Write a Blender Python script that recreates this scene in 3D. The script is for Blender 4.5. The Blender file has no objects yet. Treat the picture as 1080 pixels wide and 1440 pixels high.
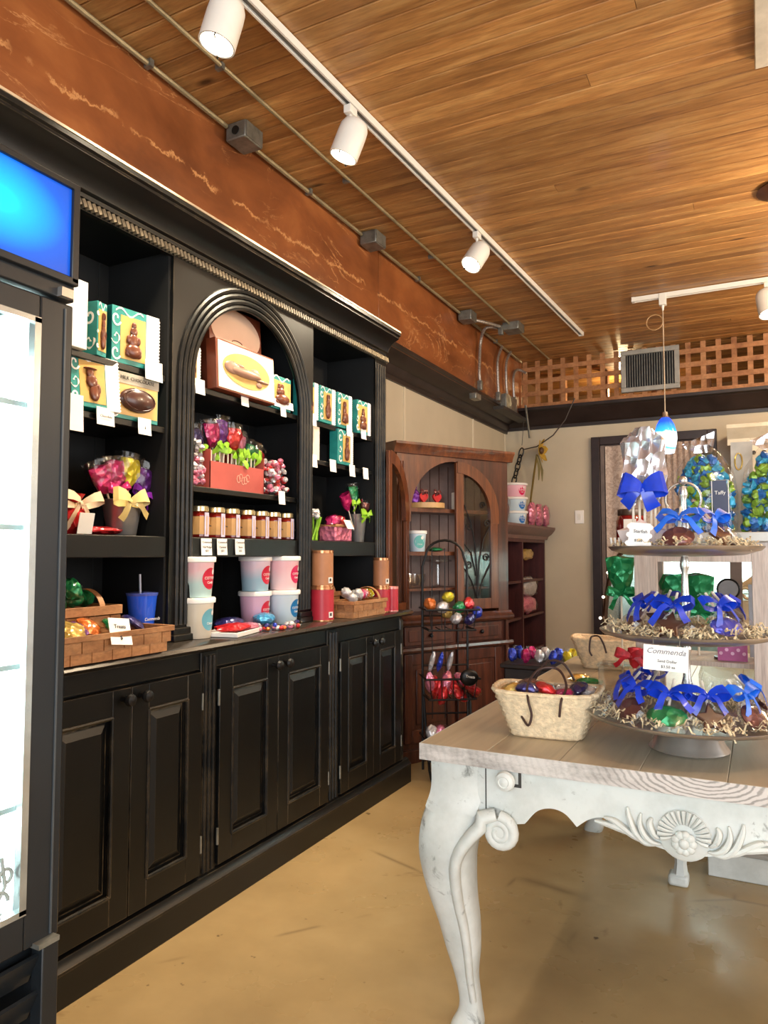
import bpy, bmesh, math, random
import numpy as np
from mathutils import Vector, Matrix, noise
random.seed(7)
PI=math.pi
SC=bpy.context.scene; COL=SC.collection
# ------------------------------------------------------------ camera
CAMH=1.3; FPX=1030.0
YAW=math.atan2(528,1030.0); PIT=math.atan2(58,1030.0)
cd=bpy.data.cameras.new('camera'); cam=bpy.data.objects.new('camera',cd); COL.objects.link(cam)
cd.sensor_fit='VERTICAL'; cd.sensor_height=36; cd.lens=FPX/1440*36; cd.clip_start=.05
cam.location=(0,0,CAMH); cam.rotation_euler=(PI/2+PIT,0,YAW); SC.camera=cam
# ------------------------------------------------------------ world, lights, exposure
w=bpy.data.worlds.new('daylight'); SC.world=w; w.use_nodes=True
w.node_tree.nodes['Background'].inputs[0].default_value=(.75,.86,1,1)
w.node_tree.nodes['Background'].inputs[1].default_value=1.2
def area(name,loc,rot,sx,sy,power,col):
    l=bpy.data.lights.new(name,'AREA'); l.shape='RECTANGLE'; l.size=sx; l.size_y=sy; l.energy=power; l.color=col
    o=bpy.data.objects.new(name,l); o.location=loc; o.rotation_euler=rot; COL.objects.link(o); return o
def point(name,loc,power,col,r=.05):
    l=bpy.data.lights.new(name,'POINT'); l.energy=power; l.color=col; l.shadow_soft_size=r
    o=bpy.data.objects.new(name,l); o.location=loc; COL.objects.link(o); return o
def spot(name,loc,aim,power,col,ang,blend=.6,r=.04):
    l=bpy.data.lights.new(name,'SPOT'); l.energy=power; l.color=col; l.spot_size=ang; l.spot_blend=blend; l.shadow_soft_size=r
    o=bpy.data.objects.new(name,l); o.location=loc
    o.rotation_euler=(Vector(aim)-Vector(loc)).to_track_quat('-Z','Y').to_euler(); COL.objects.link(o); return o
area('shop_window_daylight',(.9,-2.55,1.55),(PI/2,0,0),3.6,2.3,124,(.89,.95,1))
area('side_window_daylight',(3.3,2.2,1.7),(PI/2,0,PI/2),3.6,2.0,45,(1,.93,.84))
WARM=(1,.78,.52)
for k,(x,y) in enumerate([(.9,1.2),(.85,4.1),(.9,5.9),(2.3,4.4)]):
    point('warm_ceiling_fill',(x,y,2.8),26 if k!=1 else 64,WARM,.12)  # warm fill lights added out of view; the stronger one makes the ceiling's bright patch
SC.view_settings.view_transform='Standard'; SC.view_settings.look='None'; SC.view_settings.gamma=1
SC.view_settings.use_curve_mapping=False; SC.view_settings.exposure=.62
try:
    SC.cycles.max_bounces=7; SC.cycles.transparent_max_bounces=10; SC.cycles.sample_clamp_indirect=4; SC.cycles.caustics_refractive=False; SC.cycles.caustics_reflective=False
except Exception: pass
# ------------------------------------------------------------ measuring helper: a photograph pixel to a point on a real plane
fw=np.array([-math.sin(YAW)*math.cos(PIT),math.cos(YAW)*math.cos(PIT),math.sin(PIT)])
rt=np.array([math.cos(YAW),math.sin(YAW),0]); upv=np.cross(rt,fw)
def at(px,py,ax,v):
    d=fw+rt*(px-540)/FPX-upv*(py-720)/FPX; i='xyz'.index(ax); o=np.array([0,0,CAMH]); t=(v-o[i])/d[i]
    return Vector([float(q) for q in (o+d*t)])
# ------------------------------------------------------------ materials
ORD=['first','second','third','fourth','fifth','sixth','seventh','eighth','ninth','tenth','eleventh','twelfth']+['%dth'%k for k in range(13,40)]
def lin(c):
    return tuple((v/12.92 if v<=.04045 else ((v+.055)/1.055)**2.4) for v in c)
def rgb(r,g,b): return lin((r/255,g/255,b/255))
MATS={}
def N(nt,t,**kw):
    n=nt.nodes.new(t)
    for k,v in kw.items():
        if k in n.inputs.keys() if hasattr(n.inputs,'keys') else False: n.inputs[k].default_value=v
        else: setattr(n,k,v)
    return n
def coords(nt,scale=(1,1,1),rand=True):
    tc=N(nt,'ShaderNodeTexCoord'); mp=N(nt,'ShaderNodeMapping'); mp.inputs['Scale'].default_value=scale
    nt.links.new(tc.outputs['Object'],mp.inputs['Vector'])
    if rand:
        oi=N(nt,'ShaderNodeObjectInfo'); m=N(nt,'ShaderNodeMath',operation='MULTIPLY'); m.inputs[1].default_value=37.0
        nt.links.new(oi.outputs['Random'],m.inputs[0]); c=N(nt,'ShaderNodeCombineXYZ')
        for i in range(3): nt.links.new(m.outputs[0],c.inputs[i])
        nt.links.new(c.outputs[0],mp.inputs['Location'])
    return mp.outputs['Vector']
def mixc(nt,fac,a,b,bt='MIX'):
    m=N(nt,'ShaderNodeMix'); m.data_type='RGBA'; m.blend_type=bt
    for s,v in ((0,fac),(6,a),(7,b)):
        if isinstance(v,(int,float)): m.inputs[s].default_value=v
        elif isinstance(v,tuple): m.inputs[s].default_value=(*v,1)
        else: nt.links.new(v,m.inputs[s])
    return m.outputs[2]
def ramp(nt,src,stops):
    r=N(nt,'ShaderNodeValToRGB'); nt.links.new(src,r.inputs[0]); e=r.color_ramp.elements
    while len(e)<len(stops): e.new(.5)
    for q,(p,c) in zip(e,stops): q.position=p; q.color=(*c,1) if len(c)==3 else c
    return r.outputs[0]
def ntex(nt,vec,scale,detail=4,rough=.55,dist=0):
    n=N(nt,'ShaderNodeTexNoise'); n.inputs['Scale'].default_value=scale; n.inputs['Detail'].default_value=detail
    n.inputs['Roughness'].default_value=rough; n.inputs['Distortion'].default_value=dist
    if vec is not None: nt.links.new(vec,n.inputs['Vector'])
    return n.outputs['Fac']
def base(name):
    m=bpy.data.materials.new(name); m.use_nodes=True; nt=m.node_tree; b=nt.nodes['Principled BSDF']; MATS[name]=m
    return m,nt,b
def bumpn(nt,b,src,strength=.3,dist=.01):
    u=N(nt,'ShaderNodeBump'); u.inputs['Strength'].default_value=strength; u.inputs['Distance'].default_value=dist
    nt.links.new(src,u.inputs['Height']); nt.links.new(u.outputs[0],b.inputs['Normal'])
def mat(name,col,rough=.5,metal=0,var=.12,vs=14,bump=0,bs=60,emit=0,ecol=None,alpha=1,coat=0,trans=0,spec=.5,tint=0):
    if name in MATS: return MATS[name]
    m,nt,b=base(name); v=coords(nt)
    f=ntex(nt,v,vs); dk=tuple(c*(1-var*1.6) for c in col); lt=tuple(min(1,c*(1+var)+.004) for c in col)
    o=ramp(nt,f,[(.3,dk),(.7,lt)])
    if tint:
        oi=N(nt,'ShaderNodeObjectInfo'); hs=N(nt,'ShaderNodeHueSaturation'); mr=N(nt,'ShaderNodeMapRange')
        mr.inputs[3].default_value=1-tint; mr.inputs[4].default_value=1+tint
        nt.links.new(oi.outputs['Random'],mr.inputs[0]); nt.links.new(mr.outputs[0],hs.inputs['Value']); nt.links.new(o,hs.inputs['Color']); o=hs.outputs[0]
    nt.links.new(o,b.inputs['Base Color'])
    b.inputs['Roughness'].default_value=rough; b.inputs['Metallic'].default_value=metal; b.inputs['Alpha'].default_value=alpha
    b.inputs['Coat Weight'].default_value=coat; b.inputs['Transmission Weight'].default_value=trans; b.inputs['Specular IOR Level'].default_value=spec
    if bump: bumpn(nt,b,ntex(nt,v,bs),bump,.004)
    if emit:
        b.inputs['Emission Color'].default_value=(*(ecol or col),1); b.inputs['Emission Strength'].default_value=emit
    return m
def wood(name,c1,c2,c3,stretch=(1,14,14),sc=2.2,rough=.45,tint=.2,bump=.15,coat=.0,knots=False):
    m,nt,b=base(name); v=coords(nt,stretch)
    f=ntex(nt,v,sc,6,.6,.35); o=ramp(nt,f,[(.28,c1),(.5,c2),(.74,c3)])
    f2=ntex(nt,v,sc*7,3,.6); o=mixc(nt,.35,o,ramp(nt,f2,[(.35,(.35,.35,.35)),(.6,(1,1,1))]),'MULTIPLY')
    if knots:
        vk=coords(nt,(1.0,2.4,2.4)); k=N(nt,'ShaderNodeTexVoronoi'); k.inputs['Scale'].default_value=1.6; nt.links.new(vk,k.inputs['Vector'])
        o=mixc(nt,ramp(nt,k.outputs['Distance'],[(.03,(1,1,1)),(.1,(0,0,0))]),o,tuple(c*.3 for c in c1))
    oi=N(nt,'ShaderNodeObjectInfo'); hs=N(nt,'ShaderNodeHueSaturation'); mr=N(nt,'ShaderNodeMapRange')
    mr.inputs[3].default_value=1-tint; mr.inputs[4].default_value=1+tint
    nt.links.new(oi.outputs['Random'],mr.inputs[0]); nt.links.new(mr.outputs[0],hs.inputs['Value']); nt.links.new(o,hs.inputs['Color'])
    nt.links.new(hs.outputs[0],b.inputs['Base Color']); b.inputs['Roughness'].default_value=rough; b.inputs['Coat Weight'].default_value=coat
    bumpn(nt,b,f2,bump,.003)
    return m
def foil(name,col,rough=.28,metal=.35,bs=34):
    if name in MATS: return MATS[name]
    m,nt,b=base(name); v=coords(nt); vo=N(nt,'ShaderNodeTexVoronoi'); vo.inputs['Scale'].default_value=bs; nt.links.new(v,vo.inputs['Vector'])
    f=ntex(nt,v,bs*.6,2); nt.links.new(mixc(nt,f,tuple(c*.55 for c in col),tuple(min(1,c*1.25+.02) for c in col)),b.inputs['Base Color'])
    b.inputs['Roughness'].default_value=rough; b.inputs['Metallic'].default_value=metal
    bumpn(nt,b,vo.outputs['Distance'],.9,.012); return m
def cello(name='cellophane',col=(1,1,1),a=.04,bmp=.2):
    if name in MATS: return MATS[name]
    m,nt,b=base(name); out=nt.nodes['Material Output']; nt.nodes.remove(b)
    g=N(nt,'ShaderNodeBsdfGlossy'); g.inputs['Roughness'].default_value=.12; t=N(nt,'ShaderNodeBsdfTransparent'); t.inputs[0].default_value=(*col,1)
    lw=N(nt,'ShaderNodeLayerWeight'); lw.inputs[0].default_value=.35
    vo=N(nt,'ShaderNodeTexVoronoi'); vo.inputs['Scale'].default_value=30; v=coords(nt); nt.links.new(v,vo.inputs['Vector'])
    u=N(nt,'ShaderNodeBump'); u.inputs['Strength'].default_value=bmp; u.inputs['Distance'].default_value=.02; nt.links.new(vo.outputs['Distance'],u.inputs['Height'])
    nt.links.new(u.outputs[0],g.inputs['Normal'])
    mr=N(nt,'ShaderNodeMapRange'); mr.inputs[3].default_value=a; mr.inputs[4].default_value=.30; nt.links.new(lw.outputs['Facing'],mr.inputs[0])
    mx=N(nt,'ShaderNodeMixShader'); nt.links.new(mr.outputs[0],mx.inputs[0]); nt.links.new(t.outputs[0],mx.inputs[1]); nt.links.new(g.outputs[0],mx.inputs[2]); nt.links.new(mx.outputs[0],out.inputs[0])
    return m
def black_paint():
    m,nt,b=base('worn_black_paint'); v=coords(nt,(1,1,1),False)
    bv=N(nt,'ShaderNodeBevel',samples=3); bv.inputs['Radius'].default_value=.005
    geo=N(nt,'ShaderNodeNewGeometry'); d=N(nt,'ShaderNodeVectorMath',operation='DOT_PRODUCT')
    nt.links.new(bv.outputs[0],d.inputs[0]); nt.links.new(geo.outputs['Normal'],d.inputs[1])
    e=ramp(nt,d.outputs['Value'],[(.80,(1,1,1)),(.985,(0,0,0))])
    nz=ramp(nt,ntex(nt,v,9,5,.7),[(.42,(0,0,0)),(.62,(1,1,1))])
    msk=mixc(nt,1.0,e,nz,'MULTIPLY')
    c=ramp(nt,ntex(nt,v,3,5),[(.3,rgb(8,9,10)),(.75,rgb(19,20,20))])
    nt.links.new(mixc(nt,msk,c,rgb(120,104,80)),b.inputs['Base Color']); b.inputs['Roughness'].default_value=.36; b.inputs['Specular IOR Level'].default_value=.35
    bumpn(nt,b,ntex(nt,v,22,3),.06,.004); return m
BLACK=black_paint()
HUTIN=mat('hutch_interior_black',rgb(5,6,8),.7,var=.2,vs=3)
PLANK=wood('ceiling_plank_wood',rgb(136,90,48),rgb(182,130,74),rgb(212,166,104),(1,9,9),1.8,.42,.22,.12,.05,True)
HEADW=None
CRACK=[((p_.y-1.6)/2.5,p_.z-2.4-.08) for p_ in [at(0,60,'x',-2.12),at(83,119,'x',-2.12),at(170,170,'x',-2.12),at(249,225,'x',-2.12),at(363,306,'x',-2.12),at(456,363,'x',-2.12),at(528,409,'x',-2.12)]]
CRACK=[(max(0,a_),b_) for a_,b_ in CRACK]
def header_wood():
    m,nt,b=base('orange_stained_header'); v=coords(nt,(3,1,2.2),False)
    o=ramp(nt,ntex(nt,v,1.3,5,.6,.4),[(.3,rgb(100,52,24)),(.55,rgb(146,84,44)),(.75,rgb(178,112,62))])
    vs=coords(nt,(2,1.1,3.2),False); f=ntex(nt,vs,1.1,8,.6,.9)
    s=ramp(nt,f,[(.494,(0,0,0)),(.5,(1,1,1)),(.507,(0,0,0))]); g=ramp(nt,ntex(nt,v,.9,5,.7),[(.45,(0,0,0)),(.58,(1,1,1))])
    o=mixc(nt,mixc(nt,1.0,s,g,'MULTIPLY'),o,rgb(206,150,98))
    sx=N(nt,'ShaderNodeSeparateXYZ'); v0=coords(nt,(1,1,1),False); nt.links.new(v0,sx.inputs[0])
    fc=N(nt,'ShaderNodeFloatCurve'); mr=N(nt,'ShaderNodeMapRange'); mr.inputs[1].default_value=1.6; mr.inputs[2].default_value=4.1; nt.links.new(sx.outputs[1],mr.inputs[0]); nt.links.new(mr.outputs[0],fc.inputs['Value'])
    cpts=CRACK; cvm=fc.mapping.curves[0]; cvm.points[0].location=(0,cpts[0][1]); cvm.points[1].location=(1,cpts[-1][1])
    for (yy_,zz_) in cpts[1:-1]: cvm.points.new(yy_,zz_)
    fc.mapping.update()
    nz=ntex(nt,coords(nt,(1,9,9),False),1.1,8,.75); ma=N(nt,'ShaderNodeMath',operation='MULTIPLY_ADD'); nt.links.new(nz,ma.inputs[0]); ma.inputs[1].default_value=.16; nt.links.new(fc.outputs[0],ma.inputs[2])
    sb=N(nt,'ShaderNodeMath',operation='SUBTRACT'); zz=N(nt,'ShaderNodeMath',operation='SUBTRACT'); nt.links.new(sx.outputs[2],zz.inputs[0]); zz.inputs[1].default_value=2.4
    nt.links.new(zz.outputs[0],sb.inputs[0]); nt.links.new(ma.outputs[0],sb.inputs[1]); ab=N(nt,'ShaderNodeMath',operation='ABSOLUTE'); nt.links.new(sb.outputs[0],ab.inputs[0])
    ln=ramp(nt,ab.outputs[0],[(.0035,(1,1,1)),(.009,(0,0,0))]); gp=ramp(nt,ntex(nt,v0,7,3),[(.40,(0,0,0)),(.5,(1,1,1))])
    o=mixc(nt,mixc(nt,1.0,ln,gp,'MULTIPLY'),o,rgb(200,144,92))
    nt.links.new(o,b.inputs['Base Color']); b.inputs['Roughness'].default_value=.38; b.inputs['Coat Weight'].default_value=.15
    bumpn(nt,b,ntex(nt,v,8,4),.12,.006); return m
HEADW=header_wood()
def floor_mat():
    m,nt,b=base('stained_concrete'); v=coords(nt,(1,1,1),False)
    o=ramp(nt,ntex(nt,v,.9,6,.6),[(.3,rgb(146,122,84)),(.55,rgb(176,150,106)),(.75,rgb(194,170,126))])
    st=ramp(nt,ntex(nt,v,2.3,5,.7,.6),[(.62,(0,0,0)),(.70,(1,1,1))]); o=mixc(nt,st,o,rgb(128,102,66))
    sp=ramp(nt,ntex(nt,v,16,3,.5),[(.71,(0,0,0)),(.75,(1,1,1))]); o=mixc(nt,sp,o,rgb(92,72,48))
    vo=N(nt,'ShaderNodeTexVoronoi',feature='DISTANCE_TO_EDGE'); vo.inputs['Scale'].default_value=.55; nt.links.new(v,vo.inputs['Vector'])
    ck=ramp(nt,vo.outputs['Distance'],[(.0,(1,1,1)),(.006,(0,0,0))]); ckm=mixc(nt,1.0,ck,ramp(nt,ntex(nt,v,3,2),[(.5,(0,0,0)),(.6,(.6,.6,.6))]),'MULTIPLY')
    o=mixc(nt,ckm,o,rgb(110,88,58))
    nt.links.new(o,b.inputs['Base Color']); nt.links.new(ramp(nt,ntex(nt,v,3,4),[(.3,(.22,.22,.22)),(.7,(.42,.42,.42))]),b.inputs['Roughness'])
    bumpn(nt,b,ntex(nt,v,5,5),.05,.01); return m
FLOORM=floor_mat()
CREAM=mat('cream_wall_paint',rgb(200,188,164),.6,var=.04,vs=3,bump=.04)
CROWN=mat('dark_brown_trim',rgb(38,27,24),.4,var=.25,vs=6)
def table_top():
    m,nt,b=base('greyed_table_planks'); v=coords(nt,(9,.8,9),False)
    o=ramp(nt,ntex(nt,v,1.6,6,.6,.6),[(.28,rgb(152,140,120)),(.5,rgb(182,168,144)),(.75,rgb(200,186,162))])
    nt.links.new(o,b.inputs['Base Color']); b.inputs['Roughness'].default_value=.36; bumpn(nt,b,ntex(nt,v,7,4),.08,.004); return m
TTOP=table_top()
def whitewash(name,c1,c2,dirt=.55,sc=5):
    m,nt,b=base(name); v=coords(nt,(1,1,1),False)
    o=ramp(nt,ntex(nt,v,sc,6,.65),[(.3,c1),(.6,c2)])
    d=ramp(nt,ntex(nt,v,sc*3,6,.7,.5),[(.62,(0,0,0)),(.72,(1,1,1))]); o=mixc(nt,d,o,tuple(c*dirt for c in c1))
    ao=N(nt,'ShaderNodeAmbientOcclusion',samples=4); ao.inputs['Distance'].default_value=.02
    nt.links.new(o,b.inputs['Base Color']); b.inputs['Roughness'].default_value=.5; bumpn(nt,b,ntex(nt,v,30,4),.12,.004); return m
WWASH=whitewash('chalky_white_paint',rgb(176,180,174),rgb(212,216,212),.45,4)
def endgrain():
    m,nt,b=base('whitewashed_end_grain'); tc=N(nt,'ShaderNodeTexCoord'); mp=N(nt,'ShaderNodeMapping'); mp.inputs['Location'].default_value=(.13,0,-.79*2.2); mp.inputs['Scale'].default_value=(1,1,2.2)
    nt.links.new(tc.outputs['Object'],mp.inputs['Vector']); wv=N(nt,'ShaderNodeTexWave',wave_type='RINGS'); wv.rings_direction='Y'
    wv.inputs['Scale'].default_value=17; wv.inputs['Distortion'].default_value=4; wv.inputs['Detail'].default_value=3; wv.inputs['Detail Scale'].default_value=1.5; nt.links.new(mp.outputs[0],wv.inputs['Vector'])
    o=ramp(nt,wv.outputs['Fac'],[(.1,rgb(142,136,130)),(.5,rgb(204,196,190))])
    f=ramp(nt,ntex(nt,coords(nt,(5,5,12),False),2.2,6,.7),[(.35,rgb(150,144,138)),(.6,rgb(206,200,194))])
    sx=N(nt,'ShaderNodeSeparateXYZ'); nt.links.new(mp.outputs[0],sx.inputs[0]); ab=N(nt,'ShaderNodeMath',operation='ABSOLUTE'); nt.links.new(sx.outputs[0],ab.inputs[0])
    o=mixc(nt,ramp(nt,ab.outputs[0],[(.10,(.1,.1,.1)),(.26,(.86,.86,.86))]),o,f)
    nt.links.new(o,b.inputs['Base Color']); b.inputs['Roughness'].default_value=.6; return m
ENDG=endgrain()
ETAG=wood('pale_limed_wood',rgb(186,168,158),rgb(204,190,180),rgb(216,204,196),(14,14,1),2,.6,.04,.08)
CUPB=wood('cupboard_brown_wood',rgb(66,32,17),rgb(104,55,28),rgb(138,78,40),(12,12,1),2.2,.38,.05,.1,.2)
CUPD=wood('cupboard_red_brown_wood',rgb(48,22,14),rgb(78,38,24),rgb(104,54,34),(12,12,1),2.2,.38,.05,.1,.2)
BOOKM=wood('oxblood_bookcase_wood',rgb(54,24,26),rgb(76,36,36),rgb(92,46,44),(10,10,1),2,.45,.04,.08)
LATT=wood('lattice_wood',rgb(140,88,50),rgb(176,120,76),rgb(200,148,102),(3,3,3),2,.6,.12,.08)
METAL=mat('galvanised_steel',rgb(138,138,130),.42,.7,var=.2,vs=22)
CONDM=mat('painted_conduit',rgb(150,136,104),.45,.35,var=.15,vs=12)
CHROME=mat('polished_metal',rgb(206,204,200),.27,.85,var=.04)
WHITEP=mat('white_lamp_enamel',rgb(236,234,226),.35,var=.02)
PAPER=mat('white_card',rgb(246,244,240),.6,var=.01)
TEAL=mat('teal_carton',rgb(36,142,138),.4,var=.1,vs=30)
GOLD=mat('gold_window_lining',rgb(214,172,98),.35,var=.1)
CHOC=mat('milk_chocolate',rgb(112,58,36),.3,var=.15,vs=30,coat=.3)
CHOCD=mat('dark_chocolate',rgb(72,38,30),.3,var=.2,vs=30,coat=.3)
STICK=mat('white_lolly_stick',rgb(238,226,206),.5,var=.03)
INK=mat('black_ink',rgb(40,38,40),.6,var=.02)
CELLO=cello()
BLK=mat('black_iron',rgb(20,18,18),.4,.3,var=.1)
TERR=mat('terracotta_card',rgb(186,84,76),.5,var=.07,vs=8)
WHITETUB=mat('white_tub_lid',rgb(240,238,236),.4,var=.02)
KRAFT=mat('kraft_tube_card',rgb(178,122,84),.5,var=.06)
REDT=mat('crimson_tube',rgb(186,40,58),.4,var=.08)
REDP=mat('red_plastic',rgb(205,28,40),.25,var=.08,coat=.4)
CHIP=wood('chip_basket_wood',rgb(140,92,56),rgb(178,126,82),rgb(200,150,104),(4,4,9),2,.55,.2,.1)
ROPE=mat('cream_woven_rope',rgb(236,212,174),.75,var=.16,vs=60,bump=.9,bs=120)
BLUER=mat('royal_blue_ribbon',rgb(14,60,200),.35,var=.2,vs=20,coat=.2)
BLUEL=mat('bright_blue_ribbon',rgb(30,110,232),.3,var=.2,vs=20,coat=.2)
LIME=mat('lime_green_ribbon',rgb(150,206,50),.4,var=.25,vs=30)
SHRED=mat('cream_paper_shred',rgb(226,208,170),.7,var=.15,vs=30)
GLASSC=cello('clear_plastic',(.93,.96,.95),.10)
ALUM=mat('pail_metal',rgb(190,190,192),.32,.75,var=.08)
def foilc(n,r,g,b): return foil('foil_'+n,rgb(r,g,b))
for _k in (0,): pass
F_=dict(magenta=foilc('magenta',205,20,110),purple=foilc('purple',112,36,150),yellow=foilc('yellow',240,215,40),red=foilc('red',215,30,40),
 green=foilc('green',10,140,80),blue=foilc('blue',24,60,200),darkblue=foilc('dark_blue',40,36,110),silver=foilc('silver',210,208,212),gold=foilc('gold',220,180,90),
 pink=foilc('pink',236,130,160),orange=foilc('orange',236,120,40),cyan=foilc('cyan',60,170,230),white=foilc('white',240,232,236),brown=foilc('brown',110,60,60))
# ------------------------------------------------------------ mesh builder
class MB:
    def __init__(s): s.v=[]; s.f=[]; s.mi=[]; s.cur=0
    def add(s,vs,fs):
        b=len(s.v); s.v+= [tuple(v) for v in vs]; s.f+=[tuple(b+i for i in f) for f in fs]; s.mi+=[s.cur]*len(fs); return s
    def m(s,i): s.cur=i; return s
    def box(s,c,d,rz=0,M=None):
        x,y,z=d[0]/2,d[1]/2,d[2]/2; R=M or Matrix.Rotation(rz,3,'Z'); c=Vector(c)
        vs=[c+R@Vector((i*x,j*y,k*z)) for k in(-1,1) for j in(-1,1) for i in(-1,1)]
        return s.add(vs,[(0,2,3,1),(4,5,7,6),(0,1,5,4),(2,6,7,3),(0,4,6,2),(1,3,7,5)])
    def bb(s,a,b): return s.box([(a[i]+b[i])/2 for i in range(3)],[abs(b[i]-a[i]) for i in range(3)])
    def cyl(s,p0,p1,r0,r1=None,n=14): return s.tube([p0,p1],[r0,r0 if r1 is None else r1],n)
    def tube(s,pts,r,n=8,closed=False,flat=1.0):
        P=[Vector(p) for p in pts]; m=len(P); R=r if isinstance(r,(list,tuple)) else [r]*m
        T=[]
        for i in range(m):
            a=P[i-1] if (i>0 or closed) else P[i]; b=P[(i+1)%m] if (i<m-1 or closed) else P[i]; t=b-a
            T.append(t.normalized() if t.length>1e-9 else Vector((0,0,1)))
        u=T[0].cross(Vector((0,0,1)));
        if u.length<.05: u=T[0].cross(Vector((1,0,0)))
        u.normalize(); rings=[]
        for i in range(m):
            u=u-T[i]*u.dot(T[i])
            if u.length<1e-6: u=T[i].cross(Vector((1,0,0)))
            u.normalize(); v=T[i].cross(u); rings.append([P[i]+(u*math.cos(2*PI*k/n)+v*math.sin(2*PI*k/n)*flat)*R[i] for k in range(n)])
        vs=[q for g in rings for q in g]; fs=[]
        for i in range(m if closed else m-1):
            j=(i+1)%m
            for k in range(n): fs.append((i*n+k,i*n+(k+1)%n,j*n+(k+1)%n,j*n+k))
        if not closed: fs.append(tuple(range(n))[::-1]); fs.append(tuple((m-1)*n+k for k in range(n)))
        return s.add(vs,fs)
    def lathe(s,prof,c=(0,0,0),n=24,sx=1,sy=1,cap=True,wob=0):
        c=Vector(c); vs=[]; fs=[]; m=len(prof)
        for j,(r,z) in enumerate(prof):
            for k in range(n):
                a=2*PI*k/n; rr=r*(1+(wob*math.sin(a*9+j*.7) if wob else 0)); vs.append(c+Vector((rr*math.cos(a)*sx,rr*math.sin(a)*sy,z)))
        for j in range(m-1):
            for k in range(n): fs.append((j*n+k,j*n+(k+1)%n,(j+1)*n+(k+1)%n,(j+1)*n+k))
        if cap:
            if prof[0][0]>1e-4: fs.append(tuple(range(n))[::-1])
            if prof[-1][0]>1e-4: fs.append(tuple((m-1)*n+k for k in range(n)))
        return s.add(vs,fs)
    def ell(s,c,r,n=12,m=8,M=None,wr=0,seed=0):
        c=Vector(c); vs=[]; fs=[]
        for j in range(m+1):
            t=PI*j/m
            for k in range(n):
                a=2*PI*k/n; d=Vector((math.sin(t)*math.cos(a),math.sin(t)*math.sin(a),math.cos(t)))
                q=1+(wr*noise.noise(d*3+Vector((seed,seed*1.7,0)))) if wr else 1
                p=Vector((d.x*r[0]*q,d.y*r[1]*q,d.z*r[2]*q)); vs.append(c+(M@p if M else p))
        for j in range(m):
            for k in range(n): fs.append((j*n+k,(j+1)*n+k,(j+1)*n+(k+1)%n,j*n+(k+1)%n))
        return s.add(vs,fs)
    def prism(s,poly,a,b,axis='y'):
        # poly of (u,w); extruded from a to b along axis
        def P(u,w,t): return {'y':(u,t,w),'x':(t,u,w),'z':(u,w,t)}[axis]
        n=len(poly); vs=[P(u,w,a) for u,w in poly]+[P(u,w,b) for u,w in poly]
        fs=[tuple(range(n)),tuple(range(2*n-1,n-1,-1))]+[(i,i+n,(i+1)%n+n,(i+1)%n) for i in range(n)]
        return s.add(vs,fs)
    def sweep(s,prof,p0,p1,side,up=(0,0,1)):
        # prof of (out,up) swept from p0 to p1
        p0,p1,side,up=Vector(p0),Vector(p1),Vector(side),Vector(up); n=len(prof)
        vs=[p0+side*a+up*b for a,b in prof]+[p1+side*a+up*b for a,b in prof]
        return s.add(vs,[tuple(range(n)),tuple(range(2*n-1,n-1,-1))]+[(i,i+n,(i+1)%n+n,(i+1)%n) for i in range(n)])
    def strip(s,pts,wv,th=.0008):
        # a ribbon along pts, wv width vector(s), thin but closed
        P=[Vector(p) for p in pts]; W=[Vector(w) for w in wv] if isinstance(wv,list) else [Vector(wv)]*len(P); vs=[]; fs=[]; n=len(P)
        for i,p in enumerate(P):
            t=(P[min(i+1,n-1)]-P[max(i-1,0)]); nn=t.cross(W[i]); nn=nn.normalized()*th if nn.length>0 else Vector((0,0,th))
            vs+=[p-W[i]+nn,p+W[i]+nn,p+W[i]-nn,p-W[i]-nn]
        for i in range(n-1):
            for k in range(4): fs.append((i*4+k,i*4+(k+1)%4,i*4+4+(k+1)%4,i*4+4+k))
        fs+=[(0,3,2,1),((n-1)*4,(n-1)*4+1,(n-1)*4+2,(n-1)*4+3)]
        return s.add(vs,fs)
    def build(s,name,mats,parent=None,smooth=40,bev=0,loc=None,kind=None):
        me=bpy.data.meshes.new(name); me.from_pydata(s.v,[],s.f)
        for x in (mats if isinstance(mats,(list,tuple)) else [mats]): me.materials.append(x)
        me.polygons.foreach_set('material_index',s.mi)
        bm=bmesh.new(); bm.from_mesh(me); bmesh.ops.recalc_face_normals(bm,faces=bm.faces[:]); bm.to_mesh(me); bm.free()
        if smooth:
            me.polygons.foreach_set('use_smooth',[True]*len(me.polygons)); me.set_sharp_from_angle(angle=math.radians(smooth))
        me.update(); o=bpy.data.objects.new(name,me); COL.objects.link(o)
        if parent is not None: o.parent=parent
        if loc is not None: o.location=loc
        if bev:
            md=o.modifiers.new('edge','BEVEL'); md.width=bev; md.segments=2; md.limit_method='ANGLE'; md.angle_limit=math.radians(50)
        if kind: o['kind']=kind
        return o
def tag(o,label,cat,group=None):
    o['label']=label; o['category']=cat
    if group: o['group']=group
    return o
def T(name,label,cat,loc=(0,0,0),rz=0,group=None,rot=None):
    o=bpy.data.objects.new(name,None); o.empty_display_size=.05; COL.objects.link(o); o.location=loc; o.rotation_euler=rot or (0,0,rz)
    return tag(o,label,cat,group)
def S(name,mb,m,**k): return mb.build(name,m,kind='structure',**k)
KIDS={}
def children(o): return [c for c in bpy.data.objects if c.parent==o]
def copy_tree(o,loc=None,rz=None,label=None,parent=None,kids=None):
    c=o.copy(); COL.objects.link(c)
    if parent is not None: c.parent=parent
    if loc is not None: c.location=loc
    if rz is not None: c.rotation_euler=(0,0,rz) if not isinstance(rz,tuple) else rz
    if label: c['label']=label
    for ch in (kids if kids is not None else children(o)): copy_tree(ch,parent=c)
    return c
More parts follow.
